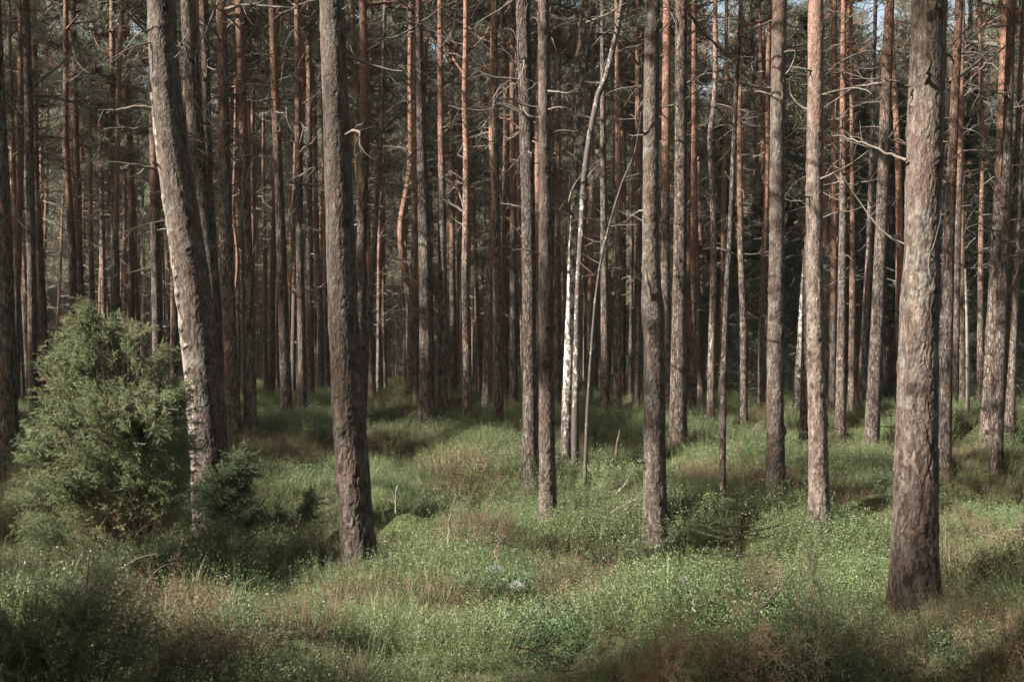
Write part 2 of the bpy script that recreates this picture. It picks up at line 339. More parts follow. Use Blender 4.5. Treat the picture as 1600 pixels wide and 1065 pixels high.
def crown_geo(axis_at, hb, ht, Rm, rng, nlimb=22, per=4, dead=(3.0, 8.0), ndead=16, carve=None, wide=1.0, dl=1.3):
    """limbs and needle clumps round the trunk's axis (axis_at(z) -> xyz, radius), dead twigs below"""
    g = Geo(); cl = [[] for _ in CL_A]
    hs = np.sort(rng.uniform(0, 1, nlimb)) ** .9 * (ht - hb) + hb
    for k, h in enumerate(hs):
        c, r = axis_at(h); az = k * 2.4 + rng.normal() * .4; f = (h - hb) / (ht - hb)
        L = Rm * (1.0 - .75 * f) * rng.uniform(.65, 1.15) * (.75 + .25 * min(1, f * 4)); up = rng.uniform(.0, .35) + .5 * f
        d = unit(np.array([math.cos(az), math.sin(az), up])); n = 6; P = [c]; b = rng.normal(size=3) * .1
        for i in range(n): d = unit(d + b + [0, 0, .05]); P.append(P[-1] + d * L / n)
        P = np.array(P); V, F = tube(P, np.linspace(min(r * .6, .045), .008, n + 1), 4); g.add(V, F, 1)
        for j in range(per + (1 if L > Rm * .7 else 0)):
            i = rng.integers(2, n + 1); q = P[i] + rng.normal(size=3) * [.35, .35, .2] * L / 2.2 + [0, 0, .08]
            if carve and carve(q[None] + 0, .30)[0]: continue
            V, F = tube(np.array([P[max(i - 1, 0)], (P[i] + q) / 2 + [0, 0, -.03], q]), [.012, .008, .005], 3); g.add(V, F, 1)
            cl[rng.integers(len(CL_A))].append((q, rng.uniform(1.0, 1.7) * wide))
    for v, lst in enumerate(cl):
        if lst:
            pos = np.array([p for p, s in lst]); s = np.array([s for p, s in lst])
            place(g, CL_A[v], pos, frames(np.array([[0, 0, 1.]] * len(pos)) + rng.normal(size=(len(pos), 3)) * .3, rng), s)
    g2 = Geo()
    for k in range(ndead):
        h = rng.uniform(*dead); c, r = axis_at(h); az = rng.uniform(0, 6.283)
        d = np.array([math.cos(az), math.sin(az), rng.uniform(-.25, .45)])
        L = rng.uniform(.25, 1.0) * dl * (.5 + (h - dead[0]) / (dead[1] - dead[0]))
        dead_branch(g2, c, d, L, rng.uniform(.011, .02), rng, 0, subs=int(3 + L * 3), droop=rng.uniform(-.05, .04))
    V, F3, F4, m3, m4, A = g2.arrays() if g2.V else (None,) * 6
    if V is not None: place(g, (V, F3, F4, m3, m4, A), np.zeros((1, 3)), np.eye(3)[None], 1.0, mat_off=2)
    return g
CROWN_MATS = [M_NEEDLE, M_LIMB, M_DEAD]

def trunk_geo(C, r, theta_n, seed, depth=.008, cellw=.045, knots=0, plates=True, twist=0.0, flare=True):
    """C (n,3) centre line, r (n,) radii -> bark-relief grid"""
    g = Geo(); n = len(C); th = np.arange(theta_n) / theta_n * 2 * math.pi
    z = C[:, 2]; TH, ZZ = np.meshgrid(th, z); rr = r[:, None]
    circ = 2 * math.pi * float(np.mean(r)); nx = max(6, int(circ / cellw)); U = TH / (2 * math.pi) * nx; Vv = ZZ / (cellw * 3.2)
    low = (vnoise(TH / 6.2832 * 3, ZZ * 1.1, seed, 3) - .5) * .06 + (vnoise(TH / 6.2832 * 5, ZZ * 3.3, seed + 2, 5) - .5) * .04
    R_ = rr * (1 + low) * (.985 if not plates else 1) - (depth * 1.6 if plates else 0); tone = np.ones_like(R_)
    if plates:
        wu = (vnoise(U / nx * max(2, nx // 2), Vv * .9, seed + 3, max(2, nx // 2)) - .5) * 1.7
        wu = wu + (vnoise(U / nx * (nx * 3), Vv * 3, seed + 8, nx * 3) - .5) * .45
        R_ = R_ + rr * .20 * np.exp(-np.maximum(ZZ - .12, 0) / .16) * (vnoise(TH / 6.2832 * 5, ZZ * 0, seed + 31, 5) - .25)
        wv = (vnoise(U / nx * (nx * 2), Vv * 1.6, seed + 4, nx * 2) - .5) * 1.1
        f1, f2, cid = cells(U + wu, Vv + wv, nx, seed)
        gapn = vnoise(U / nx * (nx * 2), Vv * 1.2, seed + 21, nx * 2) - .5
        pl = sst(.0, .22, f2 - f1 + .30 * gapn); f1b, f2b, cidb = cells(U * 2 + wu * 3, Vv * 3.1 + wv * 3, nx * 2, seed + 9)
        pl2 = sst(.0, .22, f2b - f1b); f1c, f2c, cidc = cells(U * 4 + wu * 4, Vv * 5 + wv * 5, nx * 4, seed + 19)
        deep = np.interp(ZZ, [0, 1.2, 3.2, 6], [1.2, 1.0, .5, .3]); fl = np.interp(ZZ, [0, 2, 5], [.55, .8, 1.0])
        fine = vnoise(U * 4, Vv * 6, seed + 12, nx * 4) - .5
        R_ = R_ + depth * (deep * pl * (1 + .8 * (cid - .4)) + fl * .38 * pl2 * (.2 + cidb) + fl * .26 * cidc + .3 * fine)
        tone = np.clip((.25 + .75 * pl) ** (deep * 1.3) * (.55 + .45 * pl2) * (.62 + .30 * cidb + .28 * cidc) * (.85 + .3 * cid), 0, 1)
    rng = np.random.default_rng(int(seed) + 77)
    for _ in range(knots):
        kt, kz, ks = rng.uniform(0, 6.28), rng.uniform(z[0] + .5, min(z[-1], z[0] + 7)), rng.uniform(.02, .045)
        dt = (TH - kt + math.pi) % (2 * math.pi) - math.pi; q = (dt * rr / ks) ** 2 + ((ZZ - kz) / (ks * 1.1)) ** 2
        R_ = R_ + ks * .55 * np.exp(-q) - ks * .5 * np.exp(-q * 5); tone = tone * (1 - .85 * np.exp(-q * .9))
    for kz in np.arange(z[0] + rng.uniform(.4, .9), min(z[-1], z[0] + 9), .62) if knots else []:
        kz += rng.normal() * .12; R_ = R_ + rr * .035 * np.exp(-((ZZ - kz + .03 * np.sin(TH * 2 + kz)) / .05) ** 2) * rng.uniform(.3, 1.2)
    V = C[:, None] + np.stack([np.cos(TH) * R_, np.sin(TH) * R_, np.zeros_like(R_)], -1)
    i = (np.arange(n - 1) * theta_n)[:, None]; j = np.arange(theta_n)[None]; k = (j + 1) % theta_n
    F = np.stack([i + j, i + k, i + theta_n + k, i + theta_n + j], -1).reshape(-1, 4)
    g.add(V.reshape(-1, 3), F, 0, tone.reshape(-1)); return g

# ------------------------------------------------------------------ the pines one can tell apart, measured in the photograph
# key, [(px, py, width px)...] from the top of the frame to the base, depth or None, redness start height, lichen, brightness, label
PINES = [
 ('edge', [(-3, 0, 17), (3, 200, 20), (9, 400, 25), (13, 600, 29), (14, 700, 31)], None, 7, .5, .75, 'dark brown pine trunk cut by the left edge of the picture'),
 ('lichen_slim', [(40, 0, 13), (44, 150, 14), (47, 380, 14), (50, 640, 16)], None, 6, 1, .8, 'slim grey lichen-flecked pine left of the big juniper, next to the dark edge trunk'),
 ('red_behind_slim', [(35, 0, 9), (34, 250, 11), (26, 450, 12), (24, 620, 13)], None, 1.5, .2, .9, 'thin reddish pine half hidden behind the slim lichen-flecked pine at the left'),
 ('l3', [(63, 0, 9), (64, 280, 10), (70, 470, 13), (72, 630, 14)], 30, 3, .2, 1.1, 'reddish pine rising just left of the peak of the big juniper'),
 ('l2b', [(104, 0, 8), (104, 220, 10), (115, 400, 13), (118, 625, 14)], 26, 4, .2, .9, 'brown pine rising behind the left shoulder of the big juniper'),
 ('l2', [(121, 0, 8), (122, 200, 10), (126, 400, 12), (130, 620, 13)], 29, 2.5, .1, 1.0, 'straight reddish pine directly behind the peak of the big juniper'),
 ('pale_left', [(156, 0, 6), (158, 250, 8), (161, 420, 9), (164, 615, 10)], 38, 8, .2, 1.5, 'thin pale grey pine behind the big juniper, left one of a close pale pair'),
 ('l4b', [(168, 0, 9), (171, 220, 11), (177, 430, 14), (181, 625, 15)], 27, 6, .3, 1.15, 'pale brown pine behind the big juniper, right one of a close pale pair'),
 ('l4', [(203, 0, 8), (208, 200, 10), (212, 420, 12), (216, 615, 12)], 33, 2.2, .1, .95, 'thin orange red pine between the big juniper and the leaning scarred pine'),
 ('l5', [(233, 0, 13), (238, 200, 15), (242, 400, 16), (247, 640, 18)], None, 3, .2, .9, 'orange red pine just left of the leaning pine with the pale strip'),
 ('scar', [(258, 0, 47), (262, 100, 49), (276, 240, 53), (295, 360, 56), (311, 480, 58), (323, 600, 60), (332, 720, 62), (337, 800, 66)], 10.6, 8, 1, 0.76, 'big leaning pine with a pale torn and sunlit strip down its bark beside the juniper'),
 ('scar_b', [(295, 0, 25), (301, 120, 26), (311, 260, 28), (330, 430, 30), (346, 650, 32)], 16.5, 8, .6, .8, 'dark leaning pine close behind the right side of the scarred leaning pine'),
 ('scar_c', [(320, 0, 17), (323, 150, 17), (326, 300, 18), (338, 500, 19), (347, 640, 20)], 20, 7, .5, .85, 'slim dark pine squeezed between the scarred leaning pine and a red pine'),
 ('t2', [(344, 0, 17), (347, 150, 19), (351, 380, 23), (360, 560, 24), (364, 655, 26)], None, 3.6, .6, .95, 'red topped pine with a grey foot right of the scarred leaning pine'),
 ('t3', [(376, 0, 15), (379, 150, 16), (385, 370, 19), (389, 560, 21), (390, 660, 22)], None, 3.4, .4, .95, 'straight red brown pine, second to the right of the scarred leaning pine'),
 ('t4', [(431, 0, 12), (433, 100, 13), (438, 250, 15), (442, 400, 17), (448, 640, 20)], None, 3.4, .3, .85, 'dark red pine with knotty whorls standing alone left of the stout leaning pine'),
 ('t5', [(518, 0, 44), (523, 120, 46), (528, 240, 48), (532, 360, 50), (536, 480, 52), (543, 600, 55), (550, 720, 57), (560, 840, 58), (562, 870, 62)], 8.5, 9, .45, 0.74, 'stout rough barked pine leaning slightly left, foot in bright bilberry left of centre'),
 ('t6', [(566, 0, 13), (569, 120, 15), (569, 240, 16), (565, 400, 17), (566, 640, 19)], 20, 4.5, .3, .85, 'slender dark pine half hidden behind the right edge of the stout leaning pine'),
 ('t6b', [(596, 150, 8), (592, 250, 9), (583, 400, 10), (572, 530, 12), (568, 640, 13)], 24, 9, .1, 1.4, 'thin pale curved trunk just right of the stout leaning pine'),
 ('t7', [(652, 0, 15), (655, 120, 18), (658, 240, 20), (663, 380, 23), (666, 520, 25), (667, 648, 29)], None, 6.5, .7, 0.85, 'grey pine with a lichened foot, the thickest between the stout leaning pine and the centre'),
 ('t9b', [(688, 0, 9), (689, 150, 11), (691, 350, 14), (692, 500, 16), (692, 637, 17)], None, 3.5, .3, 1.05, 'reddish pine close to the right of the thick grey lichened pine'),
 ('t9c', [(704, 0, 7), (706, 200, 9), (707, 400, 10), (709, 632, 12)], 31, 2.5, .2, 1.0, 'thin straight pine between the reddish pine and the forked orange pine'),
 ('t8', [(728, 0, 8), (728, 60, 9), (726, 160, 10), (729, 240, 11), (729, 330, 13), (727, 450, 14), (730, 560, 15), (730, 640, 17)], None, 2.6, .1, 1.2, 'orange pine with pale forking limbs high up, left of the centre'),
 ('t9', [(772, 0, 10), (774, 150, 11), (775, 300, 12), (777, 450, 15), (779, 652, 18)], None, 4, .3, .9, 'straight dark pine with a lichened foot right of the forked orange pine'),
 ('t9d', [(800, 0, 8), (801, 200, 10), (802, 420, 12), (803, 640, 14)], 25, 3, .2, .9, 'red brown pine just left of the close pair of centre pines'),
 ('t10', [(817, 0, 25), (821, 150, 25), (825, 300, 25), (827, 450, 25), (828, 600, 25), (829, 722, 28)], None, 7, .5, 0.78, 'grey ridged pine, the left one of the close pair at the centre'),
 ('t11', [(850, 0, 20), (851, 150, 22), (852, 300, 23), (853, 500, 25), (855, 700, 28), (857, 812, 31)], None, 5, .4, 0.8, 'smooth barked pine with dark knots, the right one of the close pair at the centre'),
 ('t11b', [(873, 100, 7), (872, 250, 8), (871, 420, 11), (872, 640, 13)], 25, 2.6, .1, .9, 'thin orange pine between the centre pair and the white birch'),
 ('t12d', [(941, 100, 8), (942, 250, 10), (944, 420, 13), (946, 660, 15)], 19, 9, .6, .9, 'grey lichened pine behind the thin birch stem, right of the white birch'),
 ('t12e', [(966, 50, 8), (967, 200, 9), (966, 400, 11), (965, 640, 15)], 22, 3.6, .3, 1.2, 'thin pale orange pine with a lit left side between the birch and the burred pine'),
 ('t12f', [(997, 60, 8), (997, 200, 10), (996, 400, 12), (994, 640, 14)], 24, 3, .3, .9, 'dull red pine just left of the burred pine'),
 ('t13', [(1022, 0, 26), (1020, 150, 28), (1019, 300, 29), (1019, 430, 31), (1022, 485, 42), (1024, 520, 37), (1023, 600, 37), (1023, 720, 38), (1023, 825, 41)], None, 8, 1, 0.74, 'burred pine with a swollen dark whorl at mid height and lichen on its foot'),
 ('t14', [(1043, 0, 14), (1042, 150, 15), (1041, 300, 15), (1041, 450, 16), (1040, 660, 18)], 18.5, 2.8, .2, 1.0, 'orange pine pressed close behind the right side of the burred pine'),
 ('t15', [(1064, 0, 20), (1064, 150, 21), (1064, 300, 22), (1063, 430, 24), (1061, 560, 28), (1060, 686, 32)], None, 5.5, .2, 0.8, 'red brown pine with deep vertical furrows at its foot right of the burred pine'),
 ('t16', [(1083, 100, 9), (1083, 250, 10), (1082, 420, 12), (1082, 648, 14)], None, 1.2, .1, .95, 'thin evenly orange pine right of the furrowed pine'),
 ('t17', [(1114, 0, 8), (1115, 100, 8), (1114, 160, 9), (1106, 220, 9), (1109, 270, 10), (1112, 340, 10), (1113, 420, 11), (1111, 520, 12), (1110, 650, 14)], None, 5, .1, 1.5, 'crooked pale pine bent like a knee against the dark thicket'),
 ('t19', [(1154, 60, 8), (1153, 200, 9), (1155, 380, 11), (1160, 500, 12), (1161, 650, 14)], None, 3, .1, 1.1, 'thin pink brown pine right behind the dead slanting stem'),
 ('t20', [(1228, 0, 26), (1225, 100, 27), (1221, 220, 26), (1218, 400, 27), (1213, 560, 28), (1212, 700, 31), (1212, 755, 34)], None, 4.0, 1, 0.72, 'dark grey footed pine with long dark cracks left of the bright pink pine'),
 ('t21', [(1284, 0, 28), (1283, 120, 28), (1280, 250, 29), (1279, 400, 29), (1279, 560, 30), (1281, 700, 32), (1281, 808, 36)], None, 3.8, .2, 1.15, 'bright pinkish pine, the nearest trunk left of the thick right pine'),
 ('t21b', [(1270, 0, 12), (1266, 200, 13), (1262, 400, 15), (1258, 690, 17)], 15.5, 6, .5, .8, 'brown pine half hidden behind the left side of the bright pinkish pine'),
 ('t22', [(1316, 0, 8), (1315, 150, 10), (1316, 330, 12), (1315, 500, 15), (1314, 675, 18)], None, 3.2, .3, 1.0, 'orange pine just right of the bright pinkish pine'),
 ('t22b', [(1330, 250, 7), (1331, 420, 10), (1330, 665, 12)], 21, 1.5, .1, 1.0, 'thin orange pine, second to the right of the bright pinkish pine'),
 ('t23', [(1393, 0, 16), (1388, 100, 18), (1383, 220, 19), (1376, 380, 21), (1368, 540, 23), (1359, 690, 25)], None, 4.5, .5, 0.8, 'slanting brown pine leaning right, left of the thick right pine'),
 ('t23b', [(1362, 250, 8), (1357, 400, 10), (1345, 600, 12), (1341, 660, 13)], 20, 8, .2, 1.2, 'thin pale slanting pine behind the slanting brown pine'),
 ('t24', [(1456, 0, 60), (1453, 120, 61), (1447, 250, 61), (1444, 400, 60), (1440, 455, 66), (1437, 560, 67), (1434, 700, 72), (1431, 840, 77), (1430, 940, 84)], 6.95, 9, .6, 0.9, 'thickest nearest pine with scaly plated bark at the right of the picture'),
 ('t25', [(1491, 0, 13), (1487, 150, 15), (1482, 350, 17), (1480, 550, 19), (1478, 720, 22)], None, 3.0, .7, .85, 'slim dark pine touching the right side of the thickest pine'),
 ('t25b', [(1500, 200, 9), (1496, 400, 11), (1493, 640, 13)], 20, 3, .2, .8, 'thin red brown pine second to the right of the thickest pine'),
 ('t26', [(1543, 0, 7), (1542, 200, 8), (1536, 400, 9), (1531, 660, 11)], 20, 1.2, .1, 1.0, 'thin orange pine left of the three close pines at the right edge'),
 ('t27', [(1565, 0, 15), (1560, 150, 16), (1553, 350, 18), (1546, 500, 20), (1538, 690, 23)], None, 3.5, .4, 1.05, 'pine with a pale sunlit patch, left one of three close pines at the right'),
 ('t28', [(1591, 0, 14), (1581, 200, 16), (1572, 380, 17), (1563, 550, 19), (1553, 702, 22)], None, 4, .2, 0.85, 'ridged pine, middle one of three close slanting pines at the right'),
 ('t29', [(1603, 0, 13), (1597, 120, 14), (1588, 370, 16), (1581, 550, 17), (1574, 678, 20)], None, 5, .4, 1.05, 'pine with a pale torn foot, right one of three close slanting pines'),
]
TREES = []          # (x, y, px) of every measured tree
def crown_radius(rng): return rng.uniform(1.7, 2.5)
def near_tree(idx, key, pts, d, h0, lich, bri, label, kind='pine_tree'):
    rng = np.random.default_rng(500 + idx)
    if d is None: d = depth_of(pts[-1][0], pts[-1][1])
    W3 = np.array([W(p[0], p[1], d) for p in pts])[::-1]; rad = np.array([p[2] for p in pts])[::-1] * d / FPX / 2 * .91
    gz = float(ground(W3[0, 0], d)); base = np.array([W3[0, 0], d, gz])
    zs = W3[:, 2] - gz; xs = W3[:, 0] - base[0]
    H = rng.uniform(16, 19); ztop = zs[-1]; sl = (xs[-1] - xs[-2]) / (zs[-1] - zs[-2]) if len(zs) > 1 else 0
    # extend below ground and above the frame
    zs = np.concatenate([[-.35, 0.0], zs[1:] if zs[0] < .5 else zs, [ztop + 3, H]])
    xb = xs[1:] if W3[0, 2] - gz < .5 else xs
    xs = np.concatenate([[0, 0], xb, [xs[-1] + sl * 3 * .7, xs[-1] + sl * (H - ztop) * .35]])
    rb = rad[1:] if W3[0, 2] - gz < .5 else rad
    r_ = np.concatenate([[rad[0] * 1.12, rad[0] * 1.05], rb, [rad[-1] * max(.5, 1 - 3 / (H - ztop) * .7), .02]])
    yb = rng.normal() * .02
    px_m = d / (FPX * .64); vis = min((HOR + 20) / FPX * d + CZ - gz + .3, H)
    near = d < 13.5 and rad[0] > .07
    dz = max(px_m * (1.0 if near else 3.0), .009); zf = np.concatenate([np.arange(-.35, vis, dz), np.arange(vis, H + .1, .25)])
    C = np.stack([np.interp(zf, zs, xs), yb * zf + .05 * np.sin(zf * .35 + idx), zf], -1); rr = np.interp(zf, zs, r_)
    k = max(3, int(.5 / dz)); ker = np.ones(k) / k
    nv = int((zf < vis).sum())
    if nv > 3 * k:
        for A_ in (0,):
            c = np.convolve(np.pad(C[:nv, A_], (k, k), 'edge'), ker, 'same')[k:-k]; C[:nv, A_] = c
        kk = max(3, int(.16 / dz)); rr[:nv] = np.convolve(np.pad(rr[:nv], (kk, kk), 'edge'), np.ones(kk) / kk, 'same')[kk:-kk]
    rr = rr * (1 + (.16 if rad[0] > .15 else .12) * np.exp(-np.maximum(zf - .1, 0) / .13) * (zf < 1.5))
    root_ = root(kind, tuple(base), label, 'pine')
    tn = int(np.clip(2 * math.pi * rad[0] / max(px_m, .008), 14, 210)) if near else 20
    g = trunk_geo(C, rr, tn, 13 + idx * 1.37, depth=.0056 if rad[0] > .14 else .0042, cellw=.050 if rad[0] > .15 else .038, knots=26 if near else 0, plates=near)
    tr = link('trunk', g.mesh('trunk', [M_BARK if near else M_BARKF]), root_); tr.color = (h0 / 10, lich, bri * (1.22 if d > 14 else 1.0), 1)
    ax = lambda z: (np.array([np.interp(z, zf, C[:, 0]), np.interp(z, zf, C[:, 1]), z]), float(np.interp(z, zf, rr)))
    carve = lambda q, pad: blocks_light(q + base, pad) | ~closed_canopy(q + base)
    hb = rng.uniform(8.0, 10.5); leafy = key in ('l3', 'l2b', 'l2', 'l4b', 'pale_left', 't9d', 't11b', 't22', 't26', 't12f', 't22b', 't9c')
    if leafy: hb = rng.uniform(6.2, 7.6)
    g = crown_geo(ax, hb, H + .3, crown_radius(rng) * (1 if d < 13 else .85), rng, nlimb=22 if d < 13 else (26 if leafy else 15), per=4 if d < 13 or leafy else 2, dead=(4.2, hb), ndead=14, carve=carve)
    link('crown', g.mesh('crown', CROWN_MATS), root_)
    # dead side branches one can see, each a part
    zlo, zhi = 2.6, vis + .2
    for _ in range(int(np.clip((zhi - zlo) * (1.6 if d > 12 else 1.3), 1, 9))):
        z = rng.uniform(zlo, zhi) if zhi > zlo else zhi; c, r = ax(z); az = rng.uniform(0, 6.283)
        gb = Geo(); L = rng.uniform(.2, 1.3) * (.6 if d < 12 else 1); dead_branch(gb, c, [math.cos(az), math.sin(az) * .8, rng.uniform(-.1, .5)], L + r, rng.uniform(.007, .014) * (1 + r * 2), rng, subs=int(2 + L * 5), sides=5)
        link('branch', gb.mesh('branch', [M_DEAD]), root_)
    TREES.append((base[0], d, pts[-1][0], key, base, ax, root_)); return root_, ax, base, d
TREE = {}
for i, (key, pts, d, h0, lich, bri, label) in enumerate(PINES):
    TREE[key] = near_tree(i, key, pts, d, h0, lich, bri, label)

# branches traced one by one (tree, points in photo px, thickness px, depth drift m, colour)
def traced(key, P, wpx, drift=.3, mat=None, subs=5):
    r_, ax, base, d = TREE[key]; rng = np.random.default_rng(int(P[0][0] * 7 + P[0][1])); n = len(P)
    Q = np.array([W(p[0], p[1], d) for p in P]) - base; Q[:, 1] += np.linspace(0, drift, n) ** 1 if drift >= 0 else -np.linspace(0, -drift, n)
    t = np.linspace(0, n - 1, 4 * n); Q = np.stack([np.interp(t, np.arange(n), Q[:, k]) for k in range(3)], -1); Q += rng.normal(size=Q.shape) * .006
    r0 = wpx * d / FPX / 2; g = Geo(); rr = np.linspace(r0, r0 * .3, len(Q)); V, F = tube(Q, rr, 6); g.add(V, F)
    for _ in range(subs):
        i = rng.integers(len(Q) // 3, len(Q)); dd = unit(unit(Q[i] - Q[i - 1]) + rdir(1, rng)[0] * .9)
        dead_branch(g, Q[i], dd, np.linalg.norm(Q[-1] - Q[0]) * rng.uniform(.1, .35), rr[i] * .6, rng, subs=2, sides=3, n=4)
    link('branch', g.mesh('branch', [mat or M_DEAD]), r_)
traced('scar', [(246, 108), (228, 97), (205, 83)], 8, -.1, None, 2); traced('scar', [(250, 170), (215, 172), (190, 180), (172, 183)], 7, -.3, M_STRAW, 4)
traced('scar', [(252, 193), (220, 203), (172, 208)], 5, -.2, None, 4); traced('scar', [(268, 258), (262, 262), (252, 262)], 9, -.25, None, 0); traced('scar', [(262, 266), (230, 264), (185, 261)], 6, -.3, None, 3)
traced('scar', [(250, 110), (236, 92), (225, 98)], 5, -.1, None, 2); traced('scar', [(275, 362), (262, 360), (251, 361)], 8, -.1, M_STRAW, 0)
traced('t24', [(1447, 138), (1438, 126), (1428, 114)], 10, -.28, None, 0); traced('t24', [(1420, 137), (1395, 133), (1365, 129)], 5, -.1, None, 3)
traced('t25', [(1486, 128), (1510, 112), (1540, 90), (1562, 70)], 8, .4, None, 6); traced('t24', [(1418, 252), (1385, 228), (1350, 208), (1322, 190)], 5, .35, None, 3)
traced('t13', [(1022, 486), (1013, 455), (1007, 425)], 8, -.15, None, 2); traced('t13', [(1006, 722), (995, 720), (984, 714)], 5, -.1, None, 1)
traced('t8', [(726, 328), (718, 300), (700, 280), (692, 276)], 5, -.3, M_STRAW, 4); traced('t8', [(724, 330), (705, 318), (680, 303), (672, 300)], 5, .3, None, 4)
traced('t8', [(726, 118), (712, 95), (700, 75), (690, 55)], 5, .4, M_LIMB, 4); traced('t8', [(731, 80), (745, 72), (758, 62), (765, 50)], 4, -.3, M_LIMB, 3)
traced('t8', [(724, 172), (705, 163), (686, 158)], 4, .3, M_STRAW, 2)
traced('t6', [(577, 222), (600, 195), (630, 160), (655, 130)], 5, .6, None, 7); traced('t6', [(574, 80), (610, 50), (645, 20)], 4, .5, None, 5); traced('t6', [(577, 284), (610, 285), (650, 292)], 4, .5, None, 3)
traced('t7', [(652, 40), (620, 50), (575, 52)], 4, .5, None, 4); traced('t7', [(655, 230), (630, 250), (600, 275), (585, 330)], 4, .4, None, 6)
traced('t2', [(337, 80), (325, 60), (345, 20), (370, 8)], 6, -.4, None, 5); traced('t2', [(352, 15), (385, 15), (440, 25), (480, 35)], 6, -.6, None, 6); traced('t2', [(352, 125), (380, 100), (430, 60)], 5, .5, None, 6)
traced('lichen_slim', [(48, 148), (75, 148), (120, 158), (200, 175)], 5, .6, None, 6); traced('lichen_slim', [(49, 138), (75, 105), (110, 65)], 5, .5, None, 3)
traced('t20', [(1225, 160), (1216, 130), (1211, 85)], 6, -.3, None, 2); traced('t15', [(1076, 20), (1100, 40), (1150, 75), (1190, 105)], 5, .7, None, 6); traced('t15', [(1050, 165), (1035, 170)], 5, -.1, None, 1)
traced('t17', [(1112, 325), (1100, 305), (1090, 298)], 5, -.2, M_STRAW, 3); traced('t17', [(1113, 265), (1125, 250), (1140, 232)], 5, -.3, M_STRAW, 4); traced('t17', [(1109, 428), (1098, 420), (1092, 419)], 3, -.2, M_STRAW, 0)
traced('t23', [(1384, 130), (1340, 132), (1300, 160), (1290, 165)], 5, .5, None, 5)
traced('t5', [(546, 205), (560, 200), (572, 195)], 6, -.1, None, 3); traced('t27', [(1558, 70), (1530, 60), (1500, 80)], 5, .4, None, 5)

# torn bark plus sunlight on the trunk's left edge, painted as a pale plate
def strip(key, rows, th_c, mat, name='sunlit_scar'):
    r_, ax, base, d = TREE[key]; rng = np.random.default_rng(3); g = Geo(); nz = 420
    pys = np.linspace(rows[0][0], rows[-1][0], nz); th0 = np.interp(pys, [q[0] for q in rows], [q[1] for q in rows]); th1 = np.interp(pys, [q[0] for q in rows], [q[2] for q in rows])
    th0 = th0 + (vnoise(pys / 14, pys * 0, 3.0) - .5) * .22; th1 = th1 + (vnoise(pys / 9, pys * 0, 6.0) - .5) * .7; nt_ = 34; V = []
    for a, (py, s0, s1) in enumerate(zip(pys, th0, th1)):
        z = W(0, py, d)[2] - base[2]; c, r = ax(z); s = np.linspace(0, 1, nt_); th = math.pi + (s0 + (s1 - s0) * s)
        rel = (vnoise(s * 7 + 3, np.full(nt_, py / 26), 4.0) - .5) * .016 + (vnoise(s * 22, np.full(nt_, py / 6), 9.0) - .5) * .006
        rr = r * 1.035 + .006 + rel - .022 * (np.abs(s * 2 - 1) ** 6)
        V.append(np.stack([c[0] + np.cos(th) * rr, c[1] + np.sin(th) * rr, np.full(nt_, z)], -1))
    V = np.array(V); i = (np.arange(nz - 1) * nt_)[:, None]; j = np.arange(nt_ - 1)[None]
    g.add(V.reshape(-1, 3), np.stack([i + j, i + j + 1, i + nt_ + j + 1, i + nt_ + j], -1).reshape(-1, 4)); link(name, g.mesh(name, [mat]), r_, label='pale torn strip with the sunlit edge of the trunk painted into its colour')
def sunlit_scar_material():
    t = NT('sunlit_torn_bark'); co = t.n('TexCoord', out=3); v = t.n('Mapping', {'Vector': co, 'Scale': (1, 1, .16)})
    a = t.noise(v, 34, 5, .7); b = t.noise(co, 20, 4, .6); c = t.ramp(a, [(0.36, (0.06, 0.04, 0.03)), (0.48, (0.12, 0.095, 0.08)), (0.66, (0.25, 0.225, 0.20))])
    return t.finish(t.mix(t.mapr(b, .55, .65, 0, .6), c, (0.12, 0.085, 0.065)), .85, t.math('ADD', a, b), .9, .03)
M_SUNLIT_SCAR = sunlit_scar_material()
strip('scar', [(150, -.35, .1), (190, -.35, .5), (240, -.35, .75), (290, -.35, .4), (330, -.35, .8), (380, -.35, .5), (430, -.35, .6), (500, -.35, .6), (560, -.35, 1.0), (620, -.3, 1.4), (655, -.3, 1.3), (690, -.3, .6), (730, -.3, .8), (795, -.3, .5)], 0, M_SUNLIT_SCAR)

